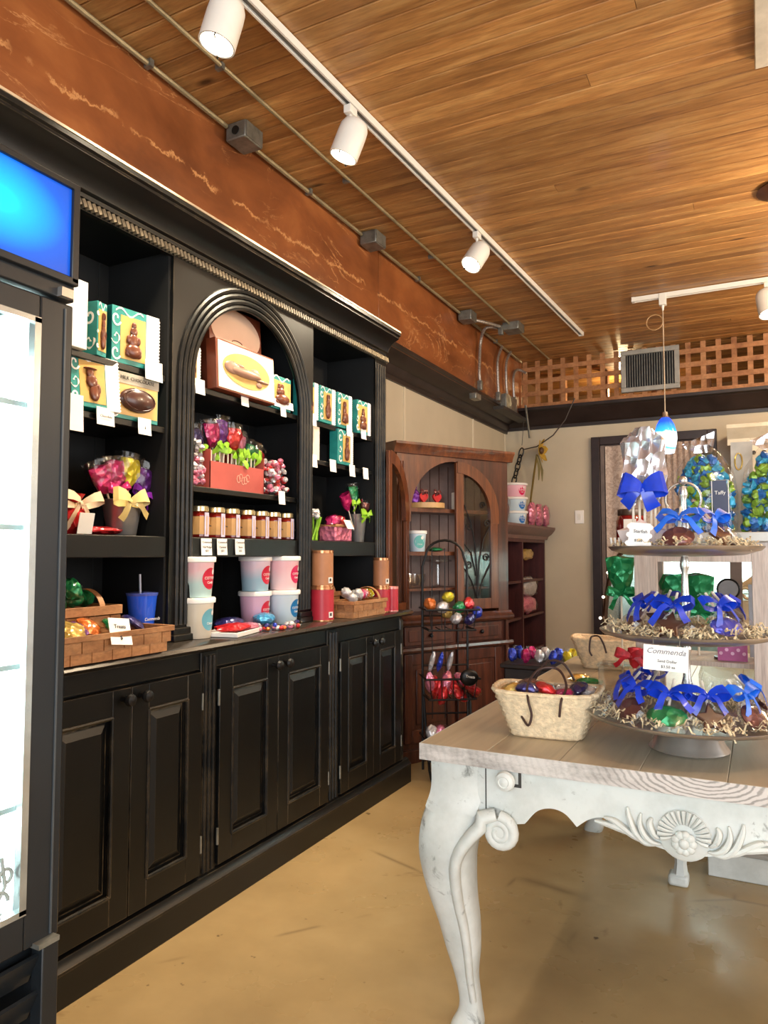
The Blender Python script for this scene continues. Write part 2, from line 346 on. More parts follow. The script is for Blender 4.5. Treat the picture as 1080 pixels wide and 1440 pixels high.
def text(s,size,m,parent,loc,rot,name='lettering',ext=.0004,align='CENTER',shear=0):
    cu=bpy.data.curves.new(name,'FONT'); cu.body=s; cu.size=size; cu.extrude=ext; cu.align_x=align; cu.align_y='CENTER'; cu.shear=shear; cu.resolution_u=2
    t=bpy.data.objects.new('tmp',cu); COL.objects.link(t); bpy.context.view_layer.update()
    me=bpy.data.meshes.new_from_object(t); bpy.data.objects.remove(t); me.materials.clear(); me.materials.append(m)
    o=bpy.data.objects.new(name,me); COL.objects.link(o); o.parent=parent; o.location=loc; o.rotation_euler=rot; return o
FR=(PI/2,0,0)   # text facing local -Y
def arc(c,r,a0,a1,n,plane='xz',ry=None):
    ry=ry or r; out=[]
    for i in range(n+1):
        a=a0+(a1-a0)*i/n; u,v=r*math.cos(a),ry*math.sin(a)
        out.append({'xz':(c[0]+u,c[1],c[2]+v),'yz':(c[0],c[1]+u,c[2]+v),'xy':(c[0]+u,c[1]+v,c[2])}[plane])
    return out
# ============================================================ STRUCTURE
XW=-2.3; YB=7.23; ZC=3.25; XR=3.6; YR=-2.8; XU=-1.96; XL=-1.84
S('floor',MB().bb((XW-.1,YR,-.06),(XR,YB+.1,0)),FLOORM)
ce=S('ceiling',MB().bb((XW-.1,YR,ZC+.03),(XR,9.2,ZC+.12)),mat('ceiling_backing',rgb(40,24,14),.8))
pw=.0925; y=YR; k=0
pm=None
while y<9.15:
    # each row: boards butted end to end
    cuts=[XW-.08]+sorted([random.uniform(-1.6,2.9) for _ in range(1 if random.random()<.55 else 0)])+[XR]
    for a,b in zip(cuts[:-1],cuts[1:]):
        L=b-a
        mb=MB().sweep([(0,.0),(0,.03),(pw-.002,.03),(pw-.002,0),(pw-.006,-.005),(.004,-.005)],(-L/2+.001,0,0),(L/2-.001,0,0),(0,1,0))
        mb.build('plank',PLANK,ce,smooth=0,loc=((a+b)/2,y,ZC-random.uniform(0,.002)))
    y+=pw
# left wall with battens
wl=S('wall_left',MB().bb((XW-.1,YR,0),(XW,YB+.1,ZC+.03)),CREAM)
BAT=mat('cream_batten',rgb(220,208,184),.5,var=.02)
for yy in (at(568,600,'x',XW).y,at(665,620,'x',XW).y,YB-.03):
    MB().bb((XW,yy-.012,0),(XW+.008,yy+.012,2.56)).build('batten',BAT,wl)
S('wall_left_header',MB().bb((XW,YR,2.66),(-2.12,at(532,400,'x',-2.12).y,ZC)),HEADW,bev=.003)
S('wall_left_header',MB().bb((XW,at(532,400,'x',-2.12).y+.006,2.66),(-2.12,YB,ZC)),HEADW,bev=.003)
def crownprof(d,h): return [(0,0),(.02,0),(.025,.03),(.05,.05),(.06,.09),(d*.75,h*.72),(d*.8,h*.8),(d,h*.86),(d,h),(0,h)]
S('trim_1',MB().sweep(crownprof(.2,.17),(XW,3.6,2.52),(XW,YB,2.52),(1,0,0)),CROWN)
S('wall_back',MB().bb((XW-.1,YB,0),(XR,YB+.1,2.74)),CREAM)
S('trim_2',MB().sweep(crownprof(.17,.2),(XW,YB,2.545),(XR,YB,2.545),(0,-1,0)),CROWN)
S('wall_right',MB().bb((XR,YR,0),(XR+.1,9.2,.8)).bb((XR,YR,2.75),(XR+.1,9.2,ZC+.03)).bb((XR,4.1,.8),(XR+.1,9.2,2.75)).bb((XR,YR,.8),(XR+.1,.3,2.75)),CREAM)
S('wall_rear',MB().bb((XW,YR-.1,0),(XR,YR,.35)).bb((XW,YR-.1,2.75),(XR,YR,ZC)).bb((XW,YR-.1,.35),(-1,YR,2.75)).bb((2.8,YR-.1,.35),(XR,YR,2.75)),CREAM)
# loft behind the lattice
S('wall_back_loft',MB().bb((XW,9.1,2.4),(XR,9.2,ZC+.03)).bb((XW,YB+.1,2.6),(XR,9.1,2.66)).bb((XW-.1,YB+.1,2.6),(XW,9.2,ZC+.03)),mat('loft_wall',rgb(120,86,52),.7,var=.2,vs=3))
point('loft_lamp',(-1.3,8.3,3.05),14,(1,.75,.4),.05); point('loft_lamp',(1.1,8.4,2.85),4,(1,.75,.4),.05)
for i,x in enumerate([-1.9,-1.45,-.95,-.45,.1]):
    tag(MB().bb((x,7.9,2.662),(x+.06,8.0,3.24)).build('loft_stud',LATT),['left end stud','second stud','third stud','fourth stud','fifth stud'][i]+' standing in the loft behind the lattice','stud')
tag(MB().bb((-2.0,7.6,2.662),(-1.75,7.85,2.86)).build('orange_crate',mat('orange_card',rgb(214,92,40),.6),bev=.004),'orange box stored in the loft behind the left end of the lattice','box')
tag(MB().bb((-1.35,8.1,2.662),(-.8,8.3,3.0)).build('storage_carton',mat('kraft_card',rgb(196,150,90),.7),bev=.004),'tan carton stored in the loft behind the lattice','box')
# door frame in the back wall with lace curtain
d1=S('door_1',MB().bb((-1.36,YB-.012,.0),(-.36,YB-.004,2.36)),mat('door_board',rgb(96,80,74),.6,var=.1))
DK=mat('dark_door_frame',rgb(44,32,34),.4,var=.15)
fy=YB-.05
MB().bb((-1.43,fy,0),(-1.35,YB-.002,2.42)).bb((-.40,fy,0),(-.32,YB-.002,2.42)).bb((-1.3495,fy,2.34),(-.4005,YB-.002,2.42)).build('door_frame',DK,d1,bev=.004)
MB().bb((-1.345,fy+.015,0),(-1.31,YB-.014,2.335)).build('door_stop',mat('grey_door_stop',rgb(112,98,92),.5),d1)
def lace():
    m,nt,b=base('lace_curtain'); v=coords(nt,(1,1,1),False); f=ntex(nt,v,26,5,.7,1.2)
    nt.links.new(ramp(nt,f,[(.4,rgb(172,152,140)),(.6,rgb(208,192,180))]),b.inputs['Base Color']); b.inputs['Roughness'].default_value=.8; return m
pts=[( -1.3+.86*i/80, YB-.035+.012*math.sin(i*(.35 if i<45 else 1.3))) for i in range(81)]
mb=MB(); vs=[];fs=[]
for x,yv in pts: vs+=[(x,yv,.1),(x,yv,2.325),(x,yv+.004,2.325),(x,yv+.004,.1)]
for i in range(80):
    for q in range(4): fs.append((i*4+q,i*4+(q+1)%4,i*4+4+(q+1)%4,i*4+4+q))
mb.add(vs,fs).build('lace_panel',lace(),d1)
# light switch
p=at(815,727,'y',YB); t=T('light_switch','white plastic switch plate on the cream back wall left of the dark door frame','switch',(p.x,YB,p.z))
MB().box((0,-.005,0),(.085,.01,.13)).build('plate',PAPER,t,bev=.003); MB().box((0,-.013,0),(.03,.006,.06)).build('rocker',WHITEP,t)
# ------------------------------------------------------------ lattice
la=T('lattice_screen','tan wooden lattice screen filling the gap above the dark crown of the back wall','lattice',(0,YB-.03,2.745))
ph=.125
for i in range(5):
    zz=.015+i*ph
    if zz<.5: MB().box((.55,-.006,zz+.02),(5.5,.008,.045)).build('slat',LATT,la)
x=-2.08; i=0
while x<1.6:
    MB().box((x,.004,.25),(.045,.008,.49)).build('slat',LATT,la); x+=.128; i+=1
# vent
vt=T('air_vent','grey louvred air vent grille mounted over the lattice screen','vent',(-.875,YB-.06,3.02))
GV=mat('grey_vent_frame',rgb(168,166,158),.45,.3)
MB().bb((-.26,-.02,-.2),(.26,.02,-.155)).bb((-.26,-.02,.155),(.26,.02,.2)).bb((-.26,-.02,-.155),(-.215,.02,.155)).bb((.215,-.02,-.155),(.26,.02,.155)).build('frame',GV,vt,bev=.004)
MB().bb((-.215,.005,-.155),(.215,.018,.155)).build('backing',BLK,vt)
for i in range(19): MB().box((-.2+i*.0222,-.005,0),(.006,.014,.31)).build('louvre',METAL,vt)
# ============================================================ CEILING FITTINGS
tr=T('lighting_track','long white lighting track running along the ceiling above the black hutch','track',(0,0,0))
a=Vector((-1.62,0,ZC-.03)); b=Vector((-1.35,6.42,ZC-.03))
MB().sweep([(-.02,.02),(-.02,-.014),(-.012,-.014),(-.012,0),(.012,0),(.012,-.014),(.02,-.014),(.02,.02)],a,b,(1,0,0)).build('rail',WHITEP,tr,smooth=0)
MB().box((b.x,b.y+.01,b.z+.003),(.044,.02,.036)).build('end_cap',WHITEP,tr)
MB().sweep([(-.011,.0),(-.011,-.003),(.011,-.003),(.011,.0)],a,b,(1,0,0)).build('contact_strip',mat('grey_contact',rgb(112,110,104),.4,.5),tr)
BULB=mat('lamp_face',(1,.9,.72),.4,emit=14,ecol=(1,.86,.62))
def head(pos,aim,label,power,L=.17,r=.062,sp=True,ang=75):
    t=T('track_spotlight',label,'lamp',pos,0,'white track spotlights')
    MB().box((0,0,-.02),(.035,.06,.035)).build('mount',WHITEP,t,bev=.003)
    c=Vector((.0,0,-.14)); MB().tube([(0,0,-.03),(.0,0,-.085)],.007,8).build('stem',WHITEP,t)
    d=(Vector(aim)-Vector(pos)-c).normalized(); M=d.to_track_quat('-Z','Y').to_matrix()
    mb=MB(); prof=[(0.001,L*.5),(r*.45,L*.49),(r*.8,L*.42),(r*.97,L*.28),(r,L*.1),(r,-L*.5),(r*.9,-L*.5),(r*.88,-L*.3),(.001,-L*.3)]
    mb.lathe(prof,n=28,cap=False); mb.v=[tuple(c+M@Vector(v)) for v in mb.v]; mb.build('housing',WHITEP,t,smooth=50)
    q=MB().lathe([(.001,-L*.34),(r*.8,-L*.36),(r*.8,-L*.33)],n=20,cap=False); q.v=[tuple(c+M@Vector(v)) for v in q.v]; q.build('lamp_lens',BULB,t)
    for sg in (-1,1):
        tb=MB().tube([(sg*r*.94,0,-L*.5),(sg*r*.94,0,-L*.54),(sg*r*.7,0,-L*.54)],.003,6)
        tb.v=[tuple(c+M@Vector(v)) for v in tb.v]; tb.build('retaining_clip',BLK,t)
    if sp:
        s=spot('track_beam',Vector(pos)+c+d*(L*.45),aim,power,(1,.84,.6),math.radians(ang),.7,.04)
    return t
def trk(y): f=y/6.42; return (-1.62+.27*f,y,ZC-.045)
head(trk(1.84),(-1.95,1.55,1.2),'white track spotlight at the top edge, nearest on the long track',85)
head(trk(2.63),(-2.1,2.45,1.5),'white track spotlight in the middle of the long track, seen side on',85)
head(trk(4.04),(-1.95,3.1,1.6),'white track spotlight farthest along the long track, its lamp face glowing',85)
t2=T('lighting_track','short white lighting track across the ceiling near the lattice','track',(0,0,0))
MB().sweep([(-.02,.02),(-.02,-.014),(-.012,-.014),(-.012,0),(.012,0),(.012,-.014),(.02,-.014),(.02,.02)],(-.80,5.74,ZC-.03),(1.4,5.74,ZC-.03),(0,1,0)).build('rail',WHITEP,t2,smooth=0)
MB().box((-.81,5.74,ZC-.027),(.02,.044,.036)).build('end_cap',WHITEP,t2)
head((.09,5.74,ZC-.045),(.35,5.2,1.2),'white track spotlight on the short track at the right edge',40,L=.2,r=.07)
# pendant
pd=T('pendant_lamp','small blue and white art glass pendant lamp hanging from the short track','lamp',(-.6,5.74,2.04))
MB().box((0,0,1.155),(.05,.05,.09)).cyl((0,0,1.11),(0,0,1.07),.012,.006,10).build('connector',WHITEP,pd,bev=.003)
MB().tube([(0,0,1.08),(0,0,.30)],.004,6).build('cord',mat('pale_cord',rgb(196,176,150),.5),pd)
MB().tube(arc((-.06,0,.99),.058,0,2*PI,24,'xz'),.004,6).build('cord_loop',mat('amber_cord',rgb(176,140,96),.5),pd)
MB().lathe([(.004,.31),(.018,.305),(.022,.27),(.03,.262)],n=16).build('cap',CHROME,pd)
def shade():
    m,nt,b=base('blue_art_glass'); tc=N(nt,'ShaderNodeTexCoord'); sp=N(nt,'ShaderNodeSeparateXYZ'); nt.links.new(tc.outputs['Object'],sp.inputs[0])
    f=ntex(nt,tc.outputs['Object'],14,2); ad=N(nt,'ShaderNodeMath',operation='MULTIPLY_ADD'); nt.links.new(f,ad.inputs[0]); ad.inputs[1].default_value=.05; nt.links.new(sp.outputs[2],ad.inputs[2])
    dv=N(nt,'ShaderNodeMath',operation='DIVIDE'); nt.links.new(ad.outputs[0],dv.inputs[0]); dv.inputs[1].default_value=.3
    c=ramp(nt,dv.outputs[0],[(.1,(.9,.95,1)),(.2,(.02,.35,.8)),(.3,(.95,.98,1)),(.55,(.8,.93,1)),(.62,(.02,.25,.9)),(.85,(.01,.05,.6))])
    nt.links.new(c,b.inputs['Base Color']); nt.links.new(c,b.inputs['Emission Color']); b.inputs['Emission Strength'].default_value=1.6; b.inputs['Roughness'].default_value=.15; return m
MB().lathe([(.058,0),(.072,.05),(.08,.1),(.078,.15),(.062,.21),(.04,.25),(.02,.268)],n=28,cap=False).lathe([(.053,.0),(.068,.05),(.076,.1),(.074,.15),(.058,.21),(.036,.25),(.018,.264)],n=28,cap=False).build('glass_shade',shade(),pd)
MB().ell((0,0,.1),(.03,.03,.045)).build('bulb',mat('warm_bulb',(1,.95,.85),.5,emit=8,ecol=(1,.95,.88)),pd)
# conduits
cA=T('conduit_pipe','grey steel conduit along the top of the orange header wall','conduit',(0,0,0))
MB().tube([(-2.09,YR+.1,ZC-.03),(-2.09,2.52,ZC-.03)],.011,8).build('pipe',CONDM,cA); MB().tube([(-2.09,2.66,ZC-.03),(-2.09,3.78,ZC-.03)],.011,8).build('pipe',CONDM,cA)
MB().tube([(-2.09,3.92,ZC-.03),(-2.09,5.4,ZC-.03)],.011,8).build('pipe',CONDM,cA); MB().tube([(-2.09,5.54,ZC-.03),(-2.09,7.1,ZC-.03)],.011,8).build('pipe',CONDM,cA)
for yy in (2.05,3.2,4.6,6.3): MB().box((-2.09,yy,ZC-.028),(.035,.02,.03)).build('strap',METAL,cA)
cB=T('conduit_pipe','thin tan conduit crossing the plank ceiling between track and header','conduit',(0,0,0))
MB().tube([(-1.88,YR+.1,ZC-.02),(-1.83,5.88,ZC-.02)],.009,8).build('pipe',CONDM,cB); MB().tube([(-1.83,6.05,ZC-.02),(-1.82,7.15,ZC-.02)],.009,8).build('pipe',CONDM,cB)
for yy in (2.2,3.2,4.3): MB().box((-1.86,yy,ZC-.02),(.035,.018,.025)).build('strap',METAL,cB)
def jbox(loc,d,label,hole=False):
    t=T('junction_box',label,'box',loc,0,'grey junction boxes'); MB().box((0,0,0),d).build('body',METAL,t,bev=.006)
    MB().box((d[0]/2+.002,0,0),(.004,d[1]*.9,d[2]*.9)).build('cover',METAL,t)
    if hole: MB().cyl((0,-d[1]/2-.003,0),(0,-d[1]/2+.004,0),.02,n=12).build('knockout',BLK,t)
    return t
jbox((-2.05,2.6,ZC-.05),(.11,.13,.08),'grey junction box on the header conduit, nearest, with an open knockout',True)
jbox((-2.05,3.85,ZC-.05),(.11,.13,.08),'grey junction box on the header conduit, second from the left')
jbox((-2.05,5.47,ZC-.05),(.11,.13,.08),'grey junction box on the header conduit, third along, above the flexible pipes')
jbox((-1.82,5.96,ZC-.035),(.14,.17,.07),'grey junction box on the thin ceiling conduit near the lattice')
FX=mat('flexible_conduit',rgb(170,160,150),.4,.6,var=.3,vs=80)
def flex(pts,label):
    t=T('flexible_conduit',label,'conduit',(0,0,0),0,'flexible conduits'); P=[Vector(p) for p in pts]; out=[]
    for i in range(len(P)-1):
        p0,p1,p2,p3=P[max(i-1,0)],P[i],P[i+1],P[min(i+2,len(P)-1)]
        for s in range(5):
            u=s/5; out.append(.5*((2*p1)+(p2-p0)*u+(2*p0-5*p1+4*p2-p3)*u*u+(-p0+3*p1-3*p2+p3)*u*u*u))
    out.append(P[-1]); MB().tube(out,.013,8).build('pipe',FX,t); MB().box(P[-1]-Vector((0,0,.03)),(.04,.04,.08)).build('connector',METAL,t,bev=.004); return t
hx=-2.08
def hp(px,py,x=hx): return at(px,py,'x',x)
flex([(-1.9,5.96,ZC-.04),(-2.0,5.8,ZC-.05),hp(676,480),hp(674,520),hp(675,537)],'grey flexible conduit curving down the header, leftmost of four')
flex([(-2.04,5.54,ZC-.05),(-1.95,5.65,ZC-.06),(-1.9,5.87,ZC-.04)],'short flexible conduit joining two junction boxes at the ceiling')
flex([hp(706,487),hp(700,505),hp(700,530),hp(701,553)],'grey flexible conduit on the header, second from the left')
flex([hp(718,495),hp(712,510),hp(712,540),hp(714,560)],'grey flexible conduit on the header, third from the left')
flex([hp(740,525,-2.0),hp(728,520),hp(722,530),hp(723,560)],'grey flexible conduit bending towards the lattice, rightmost of four')
t=T('switch_box_bank','grey electrical boxes on a dark metal strip below the flexible conduits','electrical box',hp(715,572)); MB().box((0,0,.03),(.07,.34,.13)).build('box_body',METAL,t,bev=.005); MB().box((.0,.1,-.06),(.1,.8,.03)).build('mounting_strip',mat('grey_strip',rgb(70,66,62),.5,.4),t)
jbox(hp(668,558),(.06,.12,.05),'small elbow fitting at the foot of the leftmost flexible conduit')
t=T('roof_fitting','brown oval ceiling rose at the right edge of the plank ceiling','ceiling fitting',(.17,4.35,ZC-.006)); MB().lathe([(.13,0),(.14,-.012),(.1,-.03),(.03,-.045)],n=28).build('rose',mat('bronze',rgb(92,58,36),.4,.4),t); MB().cyl((0,0,-.04),(0,0,-.07),.015).build('stem',BLK,t)
t=T('ceiling_beam','pale painted beam end at the top right corner of the ceiling','beam',(0,0,0)); MB().bb((.03,YR+.05,ZC-.045),(.3,3.15,ZC-.008)).build('board',mat('pale_beam',rgb(206,196,180),.6),t,bev=.004)
# ============================================================ BLACK HUTCH
HY0=1.135; HY1=3.83; CT=.972
hu=T('black_hutch','large worn black built-in hutch with arched centre and panelled cupboard doors','cabinet',(0,0,0))
U=lambda px,py,x=XU: at(px,py,'x',x)
# lower carcase
MB().bb((XW+.005,HY0,.1),(XL-.02,HY1-.03,CT-.035)).build('lower_carcase',BLACK,hu)
MB().bb((XW+.005,HY0,0),(XL+.035,HY1+.03,.095)).sweep([(0,0),(.036,0),(.036,.008),(.022,.022),(.018,.035),(0,.04)],(XL,HY0,.095),(XL,HY1+.03,.095),(1,0,0)).build('plinth',BLACK,hu)
ctp=MB().sweep([(0,0),(.44,0),(.49,.006),(.505,.018),(.5,.03),(.49,.035),(0,.035)],(XW+.005,HY0,CT-.035),(XW+.005,HY1+.04,CT-.035),(1,0,0)).build('countertop',[mat('worn_black_counter',rgb(52,46,40),.22,var=.3,vs=5)],hu)
# face frame rails
MB().bb((XL-.022,HY0,.875),(XL,HY1-.03,CT-.036)).bb((XL-.022,HY0,.1),(XL,HY1-.03,.14)).build('face_rail',BLACK,hu)
for (a,b) in ((2.105,2.195),(2.985,3.09),(3.765,3.8)):
    mb=MB().bb((XL-.02,a,.11),(XL+.008,b,CT-.036))
    for q in range(3):
        yy=a+(b-a)*(.25+.25*q); mb.tube([(XL+.01,yy,.14),(XL+.01,yy,CT-.05)],.008,8)
    mb.build('pilaster',BLACK,hu,bev=.002)
def door(y0,y1,knob_side):
    mb=MB(); x=XL-.002; z0,z1=.145,.868; st=.075
    for a,b in (((y0,z0),(y0+st,z1)),((y1-st,z0),(y1,z1)),((y0+st,z0),(y1-st,z0+.09)),((y0+st,z1-.085),(y1-st,z1))):
        mb.bb((x,a[0],a[1]),(x+.022,b[0],b[1]))
    d=mb.build('door',BLACK,hu,bev=.0015)
    a,b,c,e=y0+st,y1-st,z0+.09,z1-.085; m=.03
    pm=MB(); pm.bb((x,a,c),(x+.006,b,e))
    vs=[(x+.006,a+.012,c+.012),(x+.006,b-.012,c+.012),(x+.006,b-.012,e-.012),(x+.006,a+.012,e-.012),(x+.018,a+m+.01,c+m+.01),(x+.018,b-m-.01,c+m+.01),(x+.018,b-m-.01,e-m-.01),(x+.018,a+m+.01,e-m-.01)]
    pm.add(vs,[(4,5,6,7),(0,1,5,4),(1,2,6,5),(2,3,7,6),(3,0,4,7)]).build('raised_panel',BLACK,d,smooth=0)
    mo=MB()
    for p,q in (((a,c),(b,c)),((b,c),(b,e)),((b,e),(a,e)),((a,e),(a,c))): mo.tube([(x+.02,p[0],p[1]),(x+.02,q[0],q[1])],.007,8)
    mo.build('panel_moulding',BLACK,d)
    ky=y0+.035 if knob_side<0 else y1-.035; kn=MB(); kn.lathe([(.010,0),(.008,.015),(.017,.024),(.021,.034),(.017,.044),(.001,.049)],n=16)
    kn.v=[(x+.022+v[2],ky+v[0],.835+v[1]) for v in kn.v]; kn.build('knob',BLK,d)
    for hz in (.25,.76):
        hy=y1+.004 if knob_side<0 else y0-.004; MB().cyl((x+.02,hy,hz-.03),(x+.02,hy,hz+.03),.005,n=8).build('hinge',METAL,d)
for y0,y1,y2 in ((1.40,1.762,2.1),(2.2,2.575,2.98),(3.095,3.43,3.76)):
    door(y0,y1-.002,1); door(y1+.002,y2,-1)
# upper carcase: back, uprights, shelves
UT=2.44
MB().bb((XW+.005,HY0,CT),(XW+.02,HY1,UT)).build('back_panel',HUTIN,hu)
gv=MB()
yy=HY0+.1
while yy<HY1: gv.bb((XW+.02,yy,CT),(XW+.0215,yy+.004,UT)); yy+=.19
gv.build('back_batten',mat('hutch_batten',rgb(26,30,32),.5),hu,kind='stuff')
for a,b in ((HY0,HY0+.03),(2.045,2.075),(3.0,3.03),(3.70,3.73)):
    MB().bb((XW+.02,a,CT+.001),(XU-.005,b,UT)).build('upright',HUTIN,hu)
MB().bb((XW+.02,3.73,CT+.001),(XU-.005,HY1,UT)).build('end_panel',BLACK,hu)
MB().bb((XW+.02,HY0,UT),(XU,HY1,UT+.02)).build('top_board',BLACK,hu)
SH={}
for a,b,ss in ((HY0+.03,2.045,(1.965,1.77)),(2.075,3.0,(1.965,1.565)),(3.03,3.70,(1.965,1.77))):
    for z in ss: MB().bb((XW+.022,a,z-.022),(XU-.012,b,z)).build('shelf',BLACK,hu,bev=.002)
    MB().bb((XW+.022,a,1.34),(XU-.01,b,1.362)).bb((XU-.012,a,1.285),(XU+.004,b,1.362)).build('heavy_shelf',BLACK,hu,bev=.003)
# face stiles: right end fluted pilaster, left bay edge
mb=MB().bb((XU-.006,3.70,CT+.001),(XU+.01,3.83,2.43))
for q in range(4): mb.tube([(XU+.01,3.722+q*.028,1.02),(XU+.01,3.722+q*.028,2.40)],.008,8)
mb.bb((XU-.006,3.69,CT+.001),(XU+.025,3.845,CT+.05)).build('pilaster',BLACK,hu,bev=.002)
MB().bb((XU-.006,HY0,CT+.001),(XU+.01,1.25,2.43)).build('pilaster',BLACK,hu,bev=.002)
# arch panel
AY0,AY1=2.055,3.03; OC=2.545; OR=.375; SPR=1.975
poly=[(AY0,CT+.04),(OC-OR,CT+.04)]+[(OC-OR*math.cos(PI*i/28),SPR+OR*math.sin(PI*i/28)) for i in range(29)]+[(OC+OR,CT+.04),(AY1,CT+.04),(AY1,2.43),(AY0,2.43)]
n=len(poly); bm=bmesh.new()
vv=[[bm.verts.new((x,u,w)) for u,w in poly] for x in (XU-.005,XU+.012)]
eds=[bm.edges.new((vv[0][i],vv[0][(i+1)%n])) for i in range(n)]
r=bmesh.ops.triangle_fill(bm,edges=eds,use_beauty=True)
e2=[bm.edges.new((vv[1][i],vv[1][(i+1)%n])) for i in range(n)]; bmesh.ops.triangle_fill(bm,edges=e2,use_beauty=True)
for i in range(n): bm.faces.new((vv[0][i],vv[0][(i+1)%n],vv[1][(i+1)%n],vv[1][i]))
bmesh.ops.recalc_face_normals(bm,faces=bm.faces[:]); me=bpy.data.meshes.new('arch_panel'); bm.to_mesh(me); bm.free(); me.materials.append(BLACK)
ap=bpy.data.objects.new('arch_panel',me); COL.objects.link(ap); ap.parent=hu
for q,(rr,tr_) in enumerate(((OR+.006,.011),(OR+.03,.012),(OR+.054,.012),(OR+.079,.012))):
    pts=[(XU+.012,OC-rr,CT+.06)]+[(XU+.012,OC-rr*math.cos(PI*i/32),SPR+rr*math.sin(PI*i/32)) for i in range(33)]+[(XU+.012,OC+rr,CT+.06)]
    MB().tube(pts,tr_,8,flat=1).build('arch_moulding',BLACK,ap)
for yy in (OC-OR-.045,OC+OR+.045):
    MB().bb((XU-.004,yy-.06,CT+.001),(XU+.035,yy+.06,CT+.025)).bb((XU-.004,yy-.055,CT+.025),(XU+.028,yy+.055,CT+.05)).build('plinth_block',BLACK,hu,bev=.003)
# frieze rope and cornice
MB().bb((XU-.006,HY0,2.425),(XU+.012,HY1+.01,2.47)).build('frieze',BLACK,hu)
rp=MB(); yy=HY0
while yy<HY1+.01:
    rp.box((XU+.02,yy,2.442),(.02,.013,.026),M=Matrix.Rotation(.45,3,'X')); yy+=.0205
rp.build('rope_moulding',mat('worn_rope_moulding',rgb(128,114,92),.45,var=.4,vs=30),hu,kind='stuff')
co=[(0,0),(.022,0),(.026,.012),(.04,.018),(.044,.03),(.055,.05),(.075,.07),(.1,.082),(.112,.09),(.112,.1),(.122,.106),(.122,.122),(0,.122)]
MB().sweep(co,(XU,HY0-.3,2.462),(XU,HY1-.03,2.462),(1,0,0)).build('cornice',BLACK,hu,smooth=25)
MB().sweep([(.100,.1225),(.124,.1225),(.124,.131),(.100,.131)],(XU,HY0-.3,2.462),(XU,HY1-.03,2.462),(1,0,0)).build('cornice_highlight',mat('cream_edge_highlight',rgb(214,190,156),.4,var=.2,vs=5),hu)  # pale strip: the highlight along the cornice's top edge, put into the colour
MB().sweep(co[:9]+[(.112,.122),(0,.122)],(XU,HY1-.03,2.462),(XW+.01,HY1-.03,2.462),(0,.35,0)).build('cornice_return',BLACK,hu,smooth=25)
# ============================================================ FRIDGE
FXx=-1.35
fr=T('display_fridge','tall black glass-door display fridge with glowing blue header at the left edge','fridge',(0,0,0))
FB=mat('black_fridge_enamel',rgb(22,27,31),.35,var=.08,vs=3)
MB().bb((-1.95,.35,.03),(-1.4,.38,2.1)).bb((-1.95,1.09,.03),(-1.4,1.12,2.1)).bb((-1.95,.38,.03),(-1.92,1.09,2.1)).bb((-1.92,.38,2.05),(-1.4,1.09,2.1)).bb((-1.92,.38,.45),(-1.4,1.09,.5)).build('cabinet_shell',FB,fr)
MB().bb((-1.91,.385,.505),(-1.905,1.085,1.85)).build('lit_back_panel',mat('fridge_light',(.9,1,1),.5,emit=7,ecol=(.84,1,.98)),fr)
gl=mat('fridge_inner_white',rgb(226,240,238),.4)
for z in (.75,1.05,1.35,1.62): MB().bb((-1.9,.39,z),(-1.43,1.08,z+.012)).build('inner_shelf',gl,fr)
MB().bb((-1.905,1.078,.505),(-1.402,1.086,1.85)).bb((-1.905,.384,.505),(-1.402,.39,1.85)).build('inner_liner',gl,fr)
MB().bb((-1.46,1.04,.56),(-1.44,1.06,1.82)).build('tube_lamp',mat('tube_glow',(.9,1,1),.5,emit=22,ecol=(.86,1,.98)),fr)
MB().bb((-1.4,.35,1.86),(FXx-.005,1.12,2.125)).build('header_box',FB,fr,bev=.004)
def hdr():
    m,nt,b=base('blue_lightbox'); tc=N(nt,'ShaderNodeTexCoord'); mp=N(nt,'ShaderNodeMapping'); mp.inputs['Location'].default_value=(0,-.93,-2.02); mp.inputs['Scale'].default_value=(1,1,1.6)
    nt.links.new(tc.outputs['Object'],mp.inputs[0]); mp2=mp; mp2.inputs['Location'].default_value=(0,-.93,-2.02*1.6)
    ln=N(nt,'ShaderNodeVectorMath',operation='LENGTH'); mz=N(nt,'ShaderNodeVectorMath',operation='MULTIPLY'); mz.inputs[1].default_value=(0,1,1); nt.links.new(mp.outputs[0],mz.inputs[0]); nt.links.new(mz.outputs[0],ln.inputs[0])
    c=ramp(nt,ln.outputs['Value'],[(.0,rgb(0,225,250)),(.05,rgb(0,170,250)),(.16,rgb(0,82,196)),(.3,rgb(8,52,150))])
    nt.links.new(c,b.inputs['Emission Color']); nt.links.new(c,b.inputs['Base Color']); b.inputs['Emission Strength'].default_value=.5; b.inputs['Roughness'].default_value=.3; return m
MB().bb((FXx-.006,.37,1.912),(FXx,1.102,2.112)).build('lit_header_panel',hdr(),fr)
MB().sweep([(0,0),(.014,0),(.014,.014),(0,.014)],(FXx-.006,.35,2.112),(FXx-.006,1.12,2.112),(1,0,0)).bb((FXx-.006,1.102,1.9),(FXx+.008,1.12,2.126)).bb((FXx-.006,.35,1.895),(FXx+.008,1.12,1.912)).build('header_frame',FB,fr,bev=.002)
dr=MB().bb((FXx-.045,.352,.49),(FXx-.005,.44,1.852)).bb((FXx-.045,1.035,.49),(FXx-.005,1.118,1.852)).bb((FXx-.045,.44,1.80),(FXx-.005,1.035,1.852)).bb((FXx-.045,.44,.49),(FXx-.005,1.035,.565)).build('door',FB,fr,bev=.004)
MB().bb((FXx-.02,1.02,.565),(FXx-.002,1.036,1.80)).bb((FXx-.02,.44,1.79),(FXx-.002,1.036,1.802)).bb((FXx-.02,.44,.562),(FXx-.002,1.036,.574)).build('glass_gasket',mat('bright_gasket',rgb(196,204,204),.25,.8),dr)
